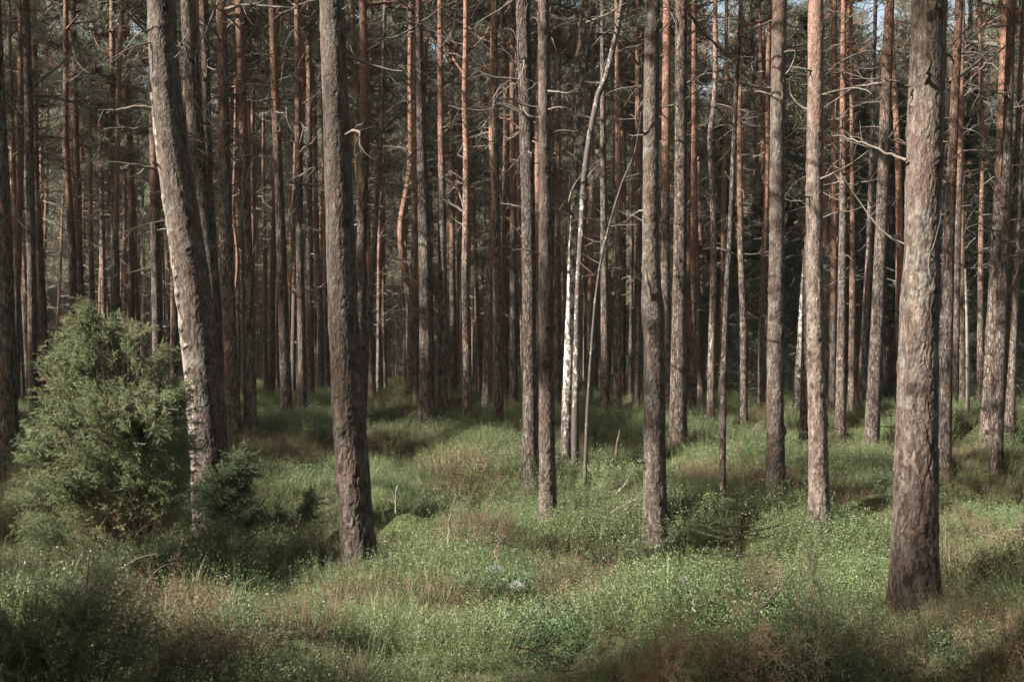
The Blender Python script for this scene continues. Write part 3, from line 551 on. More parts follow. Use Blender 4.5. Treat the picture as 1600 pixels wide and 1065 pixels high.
# ------------------------------------------------------------------ birches and thin stems
def stem_tree(name, pts, d, mat, label, cat, Htop, seed, limbs=10, crown=True, drift=.0, bw=1.0, extra=None):
    rng = np.random.default_rng(seed)
    if d is None: d = depth_of(pts[-1][0], pts[-1][1])
    P = np.array([W(p[0], p[1], d) for p in pts])[::-1]; rad = np.array([p[2] for p in pts])[::-1] * d / FPX / 2 * (1.22 if mat is M_BIRCH else .8 if mat is M_BIRCHS else 1)
    base = np.array([P[0, 0], d, float(ground(P[0, 0], d))]); Q = P - base; Q[:, 1] += drift * np.linspace(0, 1, len(Q)) ** 2
    Q[0, 2] = -.2
    if Htop:
        sl = unit(Q[-1] - Q[-2]); n = 5
        for k in range(n): Q = np.vstack([Q, Q[-1] + sl * (Htop - Q[-1, 2]) / (n - k) * [.6, .6, 1]])
        rad = np.concatenate([rad, np.linspace(rad[-1] * .85, .008, n)])
    m = len(Q); t = np.linspace(0, m - 1, m * 14); L = np.arange(m)
    S = np.stack([np.interp(t, L, Q[:, k]) for k in range(3)], -1); rr = np.interp(t, L, rad)
    for k in range(2):
        S[:, k] = np.convolve(np.pad(S[:, k], (9, 9), 'edge'), np.ones(13) / 13, 'same')[9:-9]
    rr = rr * (1 + .08 * (vnoise(t * 1.3, t * 0, seed) - .5))
    r_ = root(name, tuple(base), label, cat); V, F = tube(S, rr, 16); g = Geo(); g.add(V, F); link('trunk', g.mesh('trunk', [mat]), r_).color = (.9, .8, .8, 1)
    if limbs:
        for k in range(limbs):
            i = rng.integers(int(len(S) * .3), len(S) - 2); az = rng.uniform(0, 6.28); gb = Geo()
            dead_branch(gb, S[i], [math.cos(az), math.sin(az), rng.uniform(.1, .9)], rng.uniform(.3, 1.0) * bw, rr[i] * .3 + .002, rng, subs=6, sides=4)
            link('branch', gb.mesh('branch', [M_DEAD]), r_)
    if crown:
        g = Geo(); top = S[int(len(S) * .75):]
        for k in range(40):
            c = top[rng.integers(len(top))]; az = rng.uniform(0, 6.28); E = dead_branch(g, c, [math.cos(az), math.sin(az), .7], rng.uniform(.6, 1.6), .012, rng, mat=1, subs=4, sides=3)
            V, F = leaves(E[3:].repeat(14, 0) + rng.normal(size=(14 * len(E[3:]), 3)) * .16, rdir(14 * len(E[3:]), rng), .05, .035, rng); g.add(V, F, 0)
        link('crown', g.mesh('crown', [M_BILB, M_DEAD]), r_)
    return r_, base, d
stem_tree('birch_tree', [(916, 0, 15), (912, 60, 15), (904, 110, 15), (905, 210, 13), (901, 300, 12), (896, 390, 13), (892, 470, 12), (889, 560, 13), (886, 640, 14), (884, 702, 17)], 14.0, M_BIRCH, 'white barked birch with black patches leaning beside the centre pair of pines', 'birch', 13, 61, 9)
stem_tree('birch_tree', [(972, 0, 7), (966, 40, 8), (961, 65, 9), (947, 120, 10), (934, 150, 9), (922, 210, 10), (911, 290, 10), (909, 360, 10), (903, 440, 9), (901, 540, 10), (899, 640, 12), (897, 702, 14)], 13.7, M_BIRCHD, 'slimmer birch with a dark crooked top crossing just right of the white birch', 'birch', 10, 62, 8)
stem_tree('birch_sapling', [(1003, 175, 2.5), (992, 240, 3), (972, 285, 3.5), (952, 350, 4.5), (938, 410, 5), (930, 470, 5.5), (923, 560, 6), (918, 640, 7), (912, 712, 9)], 13.2, M_BIRCHS, 'small thin birch sapling with a bare arching top right of the two birches', 'birch', None, 63, 7, False)
stem_tree('birch_tree', [(1262, 380, 7), (1256, 440, 8), (1252, 520, 9), (1247, 600, 11), (1243, 650, 12)], 24, M_BIRCH, 'small leaning birch in the dark behind the bright pinkish pine', 'birch', 9, 64, 4, True)
stem_tree('dead_pine', [(1159, 0, 5.5), (1154, 80, 6), (1148, 190, 7), (1142, 340, 8), (1134, 480, 9), (1130, 600, 9.5), (1129, 700, 10), (1129, 768, 11)], None, M_BARKF, 'thin bare dead stem slanting right, foot right of the burred pine', 'dead tree', 9, 65, 6, False)
stem_tree('dead_spruce', [(1508, 420, 3), (1511, 500, 4.5), (1512, 580, 5.5), (1513, 668, 7)], 17.5, M_SPTWIG, 'small bare dead spruce stem with short side twigs right of the thickest pine', 'dead tree', None, 66, 16, False, bw=.35)
stem_tree('dead_stick', [(1484, 852, 4), (1484, 900, 5), (1485, 950, 6)], 7.6, M_JBARK, 'short dark upright dead stick right of the foot of the thickest pine', 'stick', None, 67, 0, False)
stem_tree('dead_pine', [(1606, 740, 10), (1605, 780, 12), (1604, 820, 13), (1603, 885, 15)], 8.2, M_BARKF, 'grey dead stump cut by the right edge with one dark side twig', 'dead tree', None, 68, 0, False)
stem_tree('broken_stick', [(969, 672, 2.5), (965, 690, 4), (958, 708, 5)], None, M_JBARK, 'short broken red brown stick poking up right of the birches', 'stick', None, 69, 0, False)

# ------------------------------------------------------------------ the many pines behind, copies of a few
VAR = []
for v in range(9):
    rng = np.random.default_rng(900 + v); H = 18.0; zf = np.concatenate([[-.4], np.arange(0, 2, .12), np.arange(2, H, .3), [H]])
    a, b, c = rng.normal(size=3); C = np.stack([.10 * a * np.sin(zf * .22 + b) + .03 * np.sin(zf * .9 + c), .10 * b * np.sin(zf * .2 + c), zf], -1)
    if v == 7: C[:, 0] += .35 * np.exp(-((zf - 5) / 1.2) ** 2)
    rr = np.interp(zf, [-.4, 0, 1, 8, 14, 18], [.17, .145, .125, .095, .055, .012]) * (1 + .06 * (vnoise(zf * 1.6, zf * 0, v) - .5))
    tm = trunk_geo(C, rr, 12, 40 + v * 3.3, plates=False).mesh('trunk', [M_BARKF])
    ax = lambda z, zf=zf, C=C, rr=rr: (np.array([np.interp(z, zf, C[:, 0]), np.interp(z, zf, C[:, 1]), z]), float(np.interp(z, zf, rr)))
    hb = rng.uniform(6.5, 8.0) if v % 4 == 1 else rng.uniform(10.0, 12.0); cm = crown_geo(ax, hb, H + .3, rng.uniform(1.5, 2.1), rng, nlimb=19, per=2, dead=(2.4, min(hb + .8, 9.5)), ndead=30, wide=1.5, dl=1.9).mesh('crown', [M_NEEDLE, M_LIMB, M_DEADF])
    VAR.append((tm, cm))
LAND = [(-40, 'the left edge'), (180, 'the big juniper'), (335, 'the scarred leaning pine'), (562, 'the stout leaning pine'), (667, 'the lichened grey pine'), (735, 'the forked orange pine'),
        (845, 'the centre pair'), (890, 'the white birch'), (1023, 'the burred pine'), (1110, 'the crooked pale pine'), (1212, 'the grey footed pine'), (1281, 'the bright pink pine'),
        (1359, 'the slanting pine'), (1430, 'the thickest pine'), (1553, 'the three right pines'), (1700, 'the right edge')]
def sector(px):
    k = max(0, min(len(LAND) - 2, int(np.searchsorted([l[0] for l in LAND], px)) - 1)); return LAND[k][1], LAND[k + 1][1]
TPX = np.array([t[2] for t in TREES]); FP = [(t[0], t[1]) for t in TREES]
rng = np.random.default_rng(5); fill = []; tries = 0
first = {}
while len(fill) < 254 and tries < 60000:
    tries += 1
    y = math.sqrt(rng.uniform(20.5 ** 2, 58 ** 2)) if rng.random() < .75 else rng.uniform(21, 40)
    px = rng.uniform(-50, 1650); x = (px - 800) / FPX * y
    if y < 40 and 1100 < px < 1600 and rng.random() < .6: continue
    sp = 1.6 if y > 30 else 1.5
    if any((x - a) ** 2 + (y - b) ** 2 < sp * sp for a, b in FP): continue
    if y < 34 and np.min(np.abs(TPX - px)) < 7: continue
    FP.append((x, y)); fill.append((x, y, px))
fill.sort(key=lambda t: t[1])
ORD = ['first', 'second', 'third', 'fourth', 'fifth', 'sixth', 'seventh', 'eighth', 'ninth', 'tenth', 'eleventh', 'twelfth', 'thirteenth', 'fourteenth']
bandof = lambda y: 'near row' if y < 28 else ('middle row' if y < 38 else ('back row' if y < 48 else 'far row'))
order = {}
for t in fill: order.setdefault((bandof(t[1]),) + sector(t[2]), []).append(t[2])
for i, (x, y, px) in enumerate(fill):
    tm, cm = VAR[i % len(VAR)]; a, b = sector(px); z = float(ground(x, y))
    band = bandof(y); k = sorted(order[(band, a, b)]).index(px)
    lab = f'slim {band} pine between {a} and {b}' if k > 13 else f'{band} pine, {ORD[k]} from left between {a} and {b}'
    r_ = root('pine_tree', (x, y, z), lab, 'pine', f'{band} pines between {a} and {b}')
    s = rng.uniform(.52, .95) * (1.0 if y < 40 else 1.08); cs = rng.uniform(.8, 1.0); r_.scale = (cs, cs, rng.uniform(.92, 1.1)); r_.rotation_euler = (rng.normal() * .018, rng.normal() * .02, rng.uniform(0, 6.28))
    t_ = link('trunk', tm, r_); t_.scale = (s / cs, s / cs, 1); t_.color = (rng.uniform(.12, .5), rng.uniform(.1, .6), rng.choice([1.05, 1.3, 1.55, 1.85]), 1); link('crown', cm, r_)

DENSE = []
for v in range(4):
    rng = np.random.default_rng(950 + v); ax = lambda z: (np.array([0, 0, z]), .09)
    DENSE.append(crown_geo(ax, 5.5 + v * .5, 18.6, 2.3, rng, nlimb=40, per=4, dead=(3, 8), ndead=16, wide=1.9, dl=1.6).mesh('crown', [M_NEEDLE, M_LIMB, M_DEADF]))
# dark spruce thicket at the right
def spruce_geo(seed, H, green_from, dens=1.0):
    rng = np.random.default_rng(seed); g = Geo(); tr = Geo()
    V, F = tube(np.array([[0, 0, -.3], [0, 0, H * .3], [.03, .02, H * .7], [0, 0, H]]), [.085, .07, .035, .008], 9); tr.add(V, F)
    h = .35
    P, D = [], []
    while h < H * .97:
        f = h / H; n = rng.integers(5, 8)
        for k in range(n):
            az = k * 6.28 / n + rng.normal() * .3; L = (1.75 * (1 - f) + .2) * rng.uniform(.6, 1.1); dead = h < green_from or rng.random() < .12
            d0 = np.array([math.cos(az), math.sin(az), rng.uniform(-.15, .25)]); E = dead_branch(g, [0, 0, h], d0, L, .009, rng, mat=1, subs=int(7 * dens), sides=3, droop=.06)
            if not dead:
                for a, b in zip(E[1:-1], E[2:]):
                    for _ in range(int(9 * dens)):
                        q = a + (b - a) * rng.random(); dd = unit(unit(b - a) * .6 + rdir(1, rng)[0] * [1, 1, .45] + [0, 0, -.25]); l = rng.uniform(.1, .28)
                        P.append(q); D.append(dd * l)
        h += rng.uniform(.2, .36)
    P, D = np.array(P), np.array(D); k = 9; l = np.linalg.norm(D, axis=1)[:, None]; u = D / l
    PP = (P[:, None] + D[:, None] * rng.uniform(0, 1, (len(P), k, 1))).reshape(-1, 3); DD = unit(np.repeat(u, k, 0) * .8 + rdir(len(P) * k, rng) * .7)
    V, F = blades(PP, DD, .055, .012, rng); g.add(V, F, 0)
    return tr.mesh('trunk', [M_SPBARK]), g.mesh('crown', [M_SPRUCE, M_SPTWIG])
SPL = []
SPR = [spruce_geo(71, 8.5, 2.6), spruce_geo(72, 7.0, 1.6), spruce_geo(73, 9.5, 3.4), spruce_geo(74, 5.0, .7)]
rng = np.random.default_rng(6); k = 0; SP = []
while k < 46:
    if k < 34: px = rng.uniform(1085, 1420) if rng.random() < .62 else rng.uniform(1490, 1640)
    else: px = rng.uniform(980, 1640)
    y = rng.uniform(25.5, 44) if k < 34 else rng.uniform(40, 60)
    x = (px - 800) / FPX * y
    if any((x - a) ** 2 + (y - b) ** 2 < .8 ** 2 for a, b in SP + FP): continue
    SP.append((x, y)); a, b = sector(px); tm, cm = SPR[k % 4]
    r_ = root('spruce_tree', (x, y, float(ground(x, y))), f'dark twiggy spruce in the thicket between {a} and {b}', 'spruce', f'dark spruces between {a} and {b}')
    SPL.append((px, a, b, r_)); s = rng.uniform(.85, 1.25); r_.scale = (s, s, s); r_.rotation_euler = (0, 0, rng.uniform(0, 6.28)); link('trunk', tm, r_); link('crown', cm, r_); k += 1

for px, a, b, r_ in SPL:
    k = sorted(q[0] for q in SPL if q[1] == a).index(px); r_['label'] = f'dark twiggy spruce, {ORD[min(k, 13)]} from left between {a} and {b}'

# ------------------------------------------------------------------ instanced stuff
def instanced(name, protos, pts, rots, scl, pid, **props):
    """one stuff object: a point cloud with a copy of a prototype mesh at each point (geometry nodes)"""
    n = len(pts); me = bpy.data.meshes.new(name); me.vertices.add(n); me.vertices.foreach_set('co', np.asarray(pts, np.float32).ravel())
    for nm, ty, arr in (('irot', 'FLOAT_VECTOR', rots), ('iscl', 'FLOAT_VECTOR', scl), ('pid', 'INT', pid)):
        a = me.attributes.new(nm, ty, 'POINT'); a.data.foreach_set('vector' if ty == 'FLOAT_VECTOR' else 'value', np.asarray(arr, np.int32 if ty == 'INT' else np.float32).ravel())
    o = link(name, me, kind='stuff', **props)
    ng = bpy.data.node_groups.new(name, 'GeometryNodeTree'); ng.interface.new_socket('Geometry', in_out='INPUT', socket_type='NodeSocketGeometry'); ng.interface.new_socket('Geometry', in_out='OUTPUT', socket_type='NodeSocketGeometry')
    N, L = ng.nodes, ng.links; gi, go, jn = N.new('NodeGroupInput'), N.new('NodeGroupOutput'), N.new('GeometryNodeJoinGeometry')
    def attr(nm, ty): a = N.new('GeometryNodeInputNamedAttribute'); a.data_type = ty; a.inputs[0].default_value = nm; return a.outputs[0]
    e2r = N.new('FunctionNodeEulerToRotation'); L.new(attr('irot', 'FLOAT_VECTOR'), e2r.inputs[0]); sc_ = attr('iscl', 'FLOAT_VECTOR'); pi_ = attr('pid', 'INT')
    for i, m in enumerate(protos):
        po = bpy.data.objects.new(name + '_source', m); oi = N.new('GeometryNodeObjectInfo'); oi.inputs['Object'].default_value = po; oi.inputs['As Instance'].default_value = True
        cp = N.new('FunctionNodeCompare'); cp.data_type = 'INT'; cp.operation = 'EQUAL'; L.new(pi_, cp.inputs[2]); cp.inputs[3].default_value = i
        ip = N.new('GeometryNodeInstanceOnPoints'); L.new(gi.outputs[0], ip.inputs['Points']); L.new(cp.outputs[0], ip.inputs['Selection']); L.new(oi.outputs['Geometry'], ip.inputs['Instance'])
        L.new(e2r.outputs[0], ip.inputs['Rotation']); L.new(sc_, ip.inputs['Scale']); L.new(ip.outputs[0], jn.inputs[0])
    L.new(jn.outputs[0], go.inputs[0]); md = o.modifiers.new('copies', 'NODES'); md.node_group = ng
    return o
# the wood beyond and around: trunks and whole crowns far away, unseen pines at the left with needle clumps thinned to shape the sunlight
rng = np.random.default_rng(8); P, Rr, S, I = [], [], [], []
SPB = [m for v in SPR[:2] for m in v]
big = [v[0] for v in VAR[:5]] + DENSE + [VAR[4][1]] + [c.mesh('needle_clump', [M_NEEDLE, M_LIMB]) for c in CLUMPS] + SPB
def putp(x, y, z, rx, ry, rz, s, i): P.append((x, y, z)); Rr.append((rx, ry, rz)); S.append(s if isinstance(s, tuple) else (s, s, s)); I.append(i)
for _ in range(1500):
    y = math.sqrt(rng.uniform(76 ** 2, 165 ** 2)); x = (rng.uniform(-250, 1850) - 800) / FPX * y; v = rng.integers(5); rz = rng.uniform(0, 6.28); s = rng.uniform(.95, 1.35); z = float(ground(x, y)) - .1
    putp(x, y, z, 0, 0, rz, (s * .8, s * .8, rng.uniform(.9, 1.15)), v); putp(x, y, z, 0, 0, rz, s, 5 + v % 4)
for _ in range(520):
    y = math.sqrt(rng.uniform(80 ** 2, 168 ** 2)); x = (rng.uniform(-250, 1850) - 800) / FPX * y; v = rng.integers(2); s = rng.uniform(.5, 1.3)
    putp(x, y, float(ground(x, y)) - .1, 0, 0, rng.uniform(0, 6.28), s, 15 + v * 2); P_, = [P[-1]]; putp(*P_, 0, 0, Rr[-1][2], s, 14 + v * 2)
for side, cnt in ((-1, 34), (1, 40)):
    for _ in range(cnt):
        y = rng.uniform(22, 58); x = side * (.535 * y + rng.uniform(1.5, 30)); v = rng.integers(5); rz = rng.uniform(0, 6.28); z = float(ground(x, y)) - .1
        putp(x, y, z, 0, 0, rz, 1.0, v); putp(x, y, z, 0, 0, rz, 1.0, 9)
FPn = list(FP)
for _ in range(2500):
    if len(FPn) - len(FP) > 105: break
    x, y = rng.uniform(-44, 9), rng.uniform(-16, 26)
    if y > 2 and x > -.535 * y - .8: continue
    if abs(x) < 3 and abs(y) < 3 or any((x - a) ** 2 + (y - b) ** 2 < 3.1 ** 2 for a, b in FPn): continue
    if blocks_light(np.array([[x, y, q] for q in np.arange(0, 11, .3)]), .08).sum() > 1: continue
    FPn.append((x, y)); z = float(ground(x, y)) - .1; putp(x, y, z, 0, 0, rng.uniform(0, 6.28), 1.05, rng.integers(5))
    for k in range(150):
        h = rng.uniform(9, 18.2); f = (h - 9) / 9.2; rr = 2.5 * (1 - .7 * f) * math.sqrt(rng.random()); az = rng.uniform(0, 6.28); q = np.array([x + rr * math.cos(az), y + rr * math.sin(az), z + h])
        if blocks_light(q[None], .30)[0] or not closed_canopy(q)[0]: continue
        putp(*q, rng.normal() * .3, rng.normal() * .3, rng.uniform(0, 6.28), rng.uniform(1.4, 2.1), 10 + rng.integers(4))
wood = instanced('surrounding_pine_wood', big, P, Rr, S, I, label='mass of far pines behind the nearer rows, plus unseen left pines with crowns shaped for the sunlight', category='wood'); wood.color = (.3, .3, 1.0, 1)

# ------------------------------------------------------------------ undergrowth
def tuft_bilberry(seed, n=62, h=(.10, .27), lf=(.0065, .0115), mat=M_BILB, per=27, spread=.24, lw=.68):
    rng = np.random.default_rng(seed); g = Geo(); a = rng.uniform(0, 6.28, n); r = np.sqrt(rng.random(n)) * spread
    B = np.stack([r * np.cos(a), r * np.sin(a), np.full(n, -.04)], -1); D = unit(B * [1.6, 1.6, 0] + rng.normal(size=(n, 3)) * [.22, .22, 0] + [0, 0, 1]); H = rng.uniform(*h, n) * (1.1 - .8 * (r / spread) ** 2 * .5)
    V, F = blades(B, D, H, .004, rng); g.add(V, F, 0)
    t = rng.uniform(.3, 1.0, (n, per)); Q = B[:, None] + D[:, None] * (H[:, None] * t)[..., None]; Q = Q.reshape(-1, 3) + rng.normal(size=(n * per, 3)) * .012
    LD = unit(np.repeat(D, per, 0) * .9 + rdir(n * per, rng)); L = rng.uniform(*lf, n * per); V, F = leaves(Q, LD, L, L * lw, rng); g.add(V, F, 0)
    return g.mesh('shrub_tuft', [mat], False)
def tuft_shoots(seed, n=90, h=(.10, .25), mat=M_GRASS, per=9, spread=.2, nl=.014, nw=.0028, bl=.0035):
    rng = np.random.default_rng(seed); g = Geo(); a = rng.uniform(0, 6.28, n); r = np.sqrt(rng.random(n)) * spread
    B = np.stack([r * np.cos(a), r * np.sin(a), np.full(n, -.04)], -1); wind = np.array([.12, -.05, 0]); D = unit(B * [2, 2, 0] + rng.normal(size=(n, 3)) * [.3, .3, 0] + [0, 0, 1]); H = rng.uniform(*h, n)
    D2 = unit(D + B * [2.5, 2.5, 0] + rng.normal(size=(n, 3)) * .35 + wind); S = unit(np.cross(D, rdir(n, rng))) * bl / 2; Mx = B + D * (H * .6)[:, None]; T = Mx + D2 * (H * .45)[:, None]
    V = np.stack([B - S, B + S, Mx + S * .8, Mx - S * .8], 1).reshape(-1, 3); g.add(V, np.arange(4 * n).reshape(-1, 4)); V = np.stack([Mx - S * .8, Mx + S * .8, T], 1).reshape(-1, 3); g.add(V, np.arange(3 * n).reshape(-1, 3))
    if per:
        t = rng.uniform(0.1, 1, (n, per))[..., None]; Q = np.where(t < .6, B[:, None] + (Mx - B)[:, None] * t / .6, Mx[:, None] + (T - Mx)[:, None] * (t - .6) / .4).reshape(-1, 3)
        V, F = blades(Q, unit(np.repeat(D2, per, 0) + rdir(n * per, rng) * .9), nl, nw, rng); g.add(V, F)
    return g.mesh('shrub_tuft', [mat], False)
P_BIL = [tuft_bilberry(s) for s in (1, 2, 3)]
P_SHO = [tuft_shoots(s) for s in (4, 5, 6)]
P_LIN = [tuft_bilberry(s, 50, (.06, .17), (.010, .016), M_LING, 18, .22, .55) for s in (7, 8)]
P_HEA = [tuft_bilberry(s, 75, (.09, .25), (.005, .009), M_HEATH, 24, .23, .5) for s in (9, 10)]
P_RUS = [tuft_bilberry(s, 65, (.08, .20), (.005, .010), M_RUST, 22, .22, .5) for s in (12, 15)]
P_STR = [tuft_shoots(s, 10, (.15, .32), M_STRAW, 0, .16, 0, 0, .003) for s in (13, 14)]
for s in range(5):
    g = Geo(); rg = np.random.default_rng(140 + s)
    for k in range(2): dead_branch(g, [rg.normal() * .1, rg.normal() * .1, .05], [rg.normal(), rg.normal(), rg.uniform(0, .5)], rg.uniform(.14, .36), .0034, rg, subs=6, sides=4)
    P_STR.append(g.mesh('twig', [[M_STRAW, M_SPTWIG, M_JBARK][s % 3]]))
rng = np.random.default_rng(21)
def scatter(dens_near, dens_far):
    out = []
    for y0, y1 in [(3.4, 5), (5, 7), (7, 10), (10, 14), (14, 19), (19, 26), (26, 38), (38, 58)]:
        hw = .56 * y1 + .8; area = 2 * hw * (y1 - y0); den = np.interp((y0 + y1) / 2, [4, 9, 16, 25, 50], [dens_near, dens_near, dens_near * .7 + dens_far * .3, dens_far * 1.6, dens_far]); n = int(area * den)
        out.append(np.stack([rng.uniform(-hw, hw, n), rng.uniform(y0, y1, n)], -1))
    return np.concatenate(out)
def patch(px, py, r):
    d = depth_of(px, py); return ((px - 800) / FPX * d, d, r)
BROWN = [patch(*p) for p in [(650, 715, .45), (905, 850, .38), (920, 880, .3), (735, 712, .6), (880, 850, .35), (50, 735, .9), (20, 760, .8), (1540, 835, .75), (1500, 860, .5), (250, 905, .4), (290, 935, .4), (210, 900, .3), (570, 900, .25), (460, 945, .35),
                             (700, 905, .25), (1250, 740, .6), (1180, 745, .7), (1100, 720, .5), (1560, 960, .4), (1500, 1000, .35), (1450, 960, .25), (590, 690, .6), (1150, 860, .3), (1430, 900, .3), (380, 780, .4), (850, 660, .8), (1000, 700, .6), (430, 690, .6)]]
def in_patch(xy, L):
    m = np.zeros(len(xy))
    for x, y, r in L: m = np.maximum(m, sst(1.25, .6, np.hypot(xy[:, 0] - x, (xy[:, 1] - y) * .8) / r) if False else np.clip(1.3 - np.hypot(xy[:, 0] - x, (xy[:, 1] - y) * .8) / r, 0, 1))
    return m
def lay(name, protos, xy, smin, smax, label, sink=.0, hb=1.0, cat=None):
    if not len(xy): return
    n = len(xy); z = ground(xy[:, 0], xy[:, 1]); s = rng.uniform(smin, smax, n) * (.45 + 1.15 * fbm(xy[:, 0] / .7, xy[:, 1] / .7, 61.0, 2)) * np.interp(xy[:, 1], [4, 12, 25, 50], [1.0, 1.0, 1.2, 1.7])
    r = np.stack([rng.normal(size=n) * .14, rng.normal(size=n) * .14, rng.uniform(0, 6.28, n)], -1)
    instanced(name, protos, np.column_stack([xy, z - sink]), r, np.stack([s, s, s * hb * rng.uniform(.8, 1.25, n)], -1), rng.integers(0, len(protos), n), label=label, category=cat or 'undergrowth')
ring = []
for x0, y0, *_ in TREES:
    if y0 < 15: a_ = rng.uniform(0, 6.28, 26); rr_ = rng.uniform(.2, .42, 26); ring.append(np.stack([x0 + np.cos(a_) * rr_, y0 + np.sin(a_) * rr_], -1))
xy = np.concatenate([scatter(36, 6)] + ring); m = fbm(xy[:, 0] / 1.5 + 9, xy[:, 1] / 1.5, 31.0, 3); br = in_patch(xy, BROWN); u = rng.random(len(xy)); hh = fbm(xy[:, 0] / .9 + 4, xy[:, 1] / .9, 37.0, 3)
isbrown = (u < br * .9) | ((fbm(xy[:, 0] / 1.9, xy[:, 1] / 1.9 + 20, 44.0, 3) > .55) & (u < .75)); isling = (~isbrown) & (hh > .64); isbil = (~isbrown) & (~isling) & ((m > .40) | (u < .4)); isbil = isbil & ~((u > .4) & (m < .46)); issho = ~(isbrown | isling | isbil)
lay('bilberry_undergrowth', P_BIL, xy[isbil], .85, 1.3, 'bright green bilberry shrubs covering the forest floor')
lay('heath_undergrowth', P_SHO, xy[issho], .8, 1.25, 'yellow green fine upright heath shoots between the bilberry')
lay('cowberry_undergrowth', P_LIN, xy[isling], .9, 1.4, 'low dark glossy cowberry leaves in the hollows')
lay('heather_undergrowth', P_HEA, xy[isbrown & (u > br * .38)], .8, 1.3, 'dull brown heather patches among the green shrubs')
lay('dry_heather_undergrowth', P_RUS, xy[isbrown & (u <= br * .38)], .8, 1.3, 'rust coloured dead heather patches among the green shrubs')
x2 = scatter(3.4, 1.0); lay('dry_twig_litter', P_STR, x2[fbm(x2[:, 0] / 1.2, x2[:, 1] / 1.2, 50.0, 2) > .5], .7, 1.2, 'pale dry twigs and stalks standing in the shrubs')

# ------------------------------------------------------------------ junipers
def spray_proto(seed, L=.30, nb=15, nn=26, nl=.014, nw=.0042, droop=.5, mat=0):
    rng = np.random.default_rng(seed); g = Geo(); n = 7; P = [np.zeros(3)]; d = np.array([0, 0, 1.0]); b = rng.normal(size=3) * .06; side = np.array([1., 0, 0])
    for i in range(n): d = unit(d + side * droop * .22 + b); P.append(P[-1] + d * L / n)
    P = np.array(P); V, F = tube(P, np.linspace(.002, .0007, n + 1), 3); g.add(V, F, 1)
    for k in range(nb):
        i = 1 + k * (n - 1) // nb; t = unit(P[i + 1] - P[i]) if i < n else d; bd = unit(t * .9 + rdir(1, rng)[0] * .9); l = L * rng.uniform(.18, .42) * (1.15 - i / n * .6)
        q = P[i] + (P[min(i + 1, n)] - P[i]) * rng.random(); e = bd + side * .25
        m = nn; tt = rng.uniform(.05, 1, (m, 1)); V, F = blades(q + unit(e) * l * tt, unit(unit(e) * .75 + rdir(m, rng) * .75), nl, nw, rng); g.add(V, F, 0)
        V, F = tube(np.array([q, q + unit(e) * l]), [.0007, .0004], 3); g.add(V, F, 0)
    m = nn * 3; tt = rng.uniform(0, n, m); ia = tt.astype(int); q = P[ia] + (P[np.minimum(ia + 1, n)] - P[ia]) * (tt - ia)[:, None]; V, F = blades(q, unit(unit(P[-1] - P[0]) * .7 + rdir(m, rng) * .8), nl, nw, rng); g.add(V, F, 0)
    return g
SPRAYS = [spray_proto(s).arrays() for s in range(6)]
SPRAYN = [spray_proto(s + 20, nl=.012, nw=.0028, nn=24, nb=12).arrays() for s in range(4)]
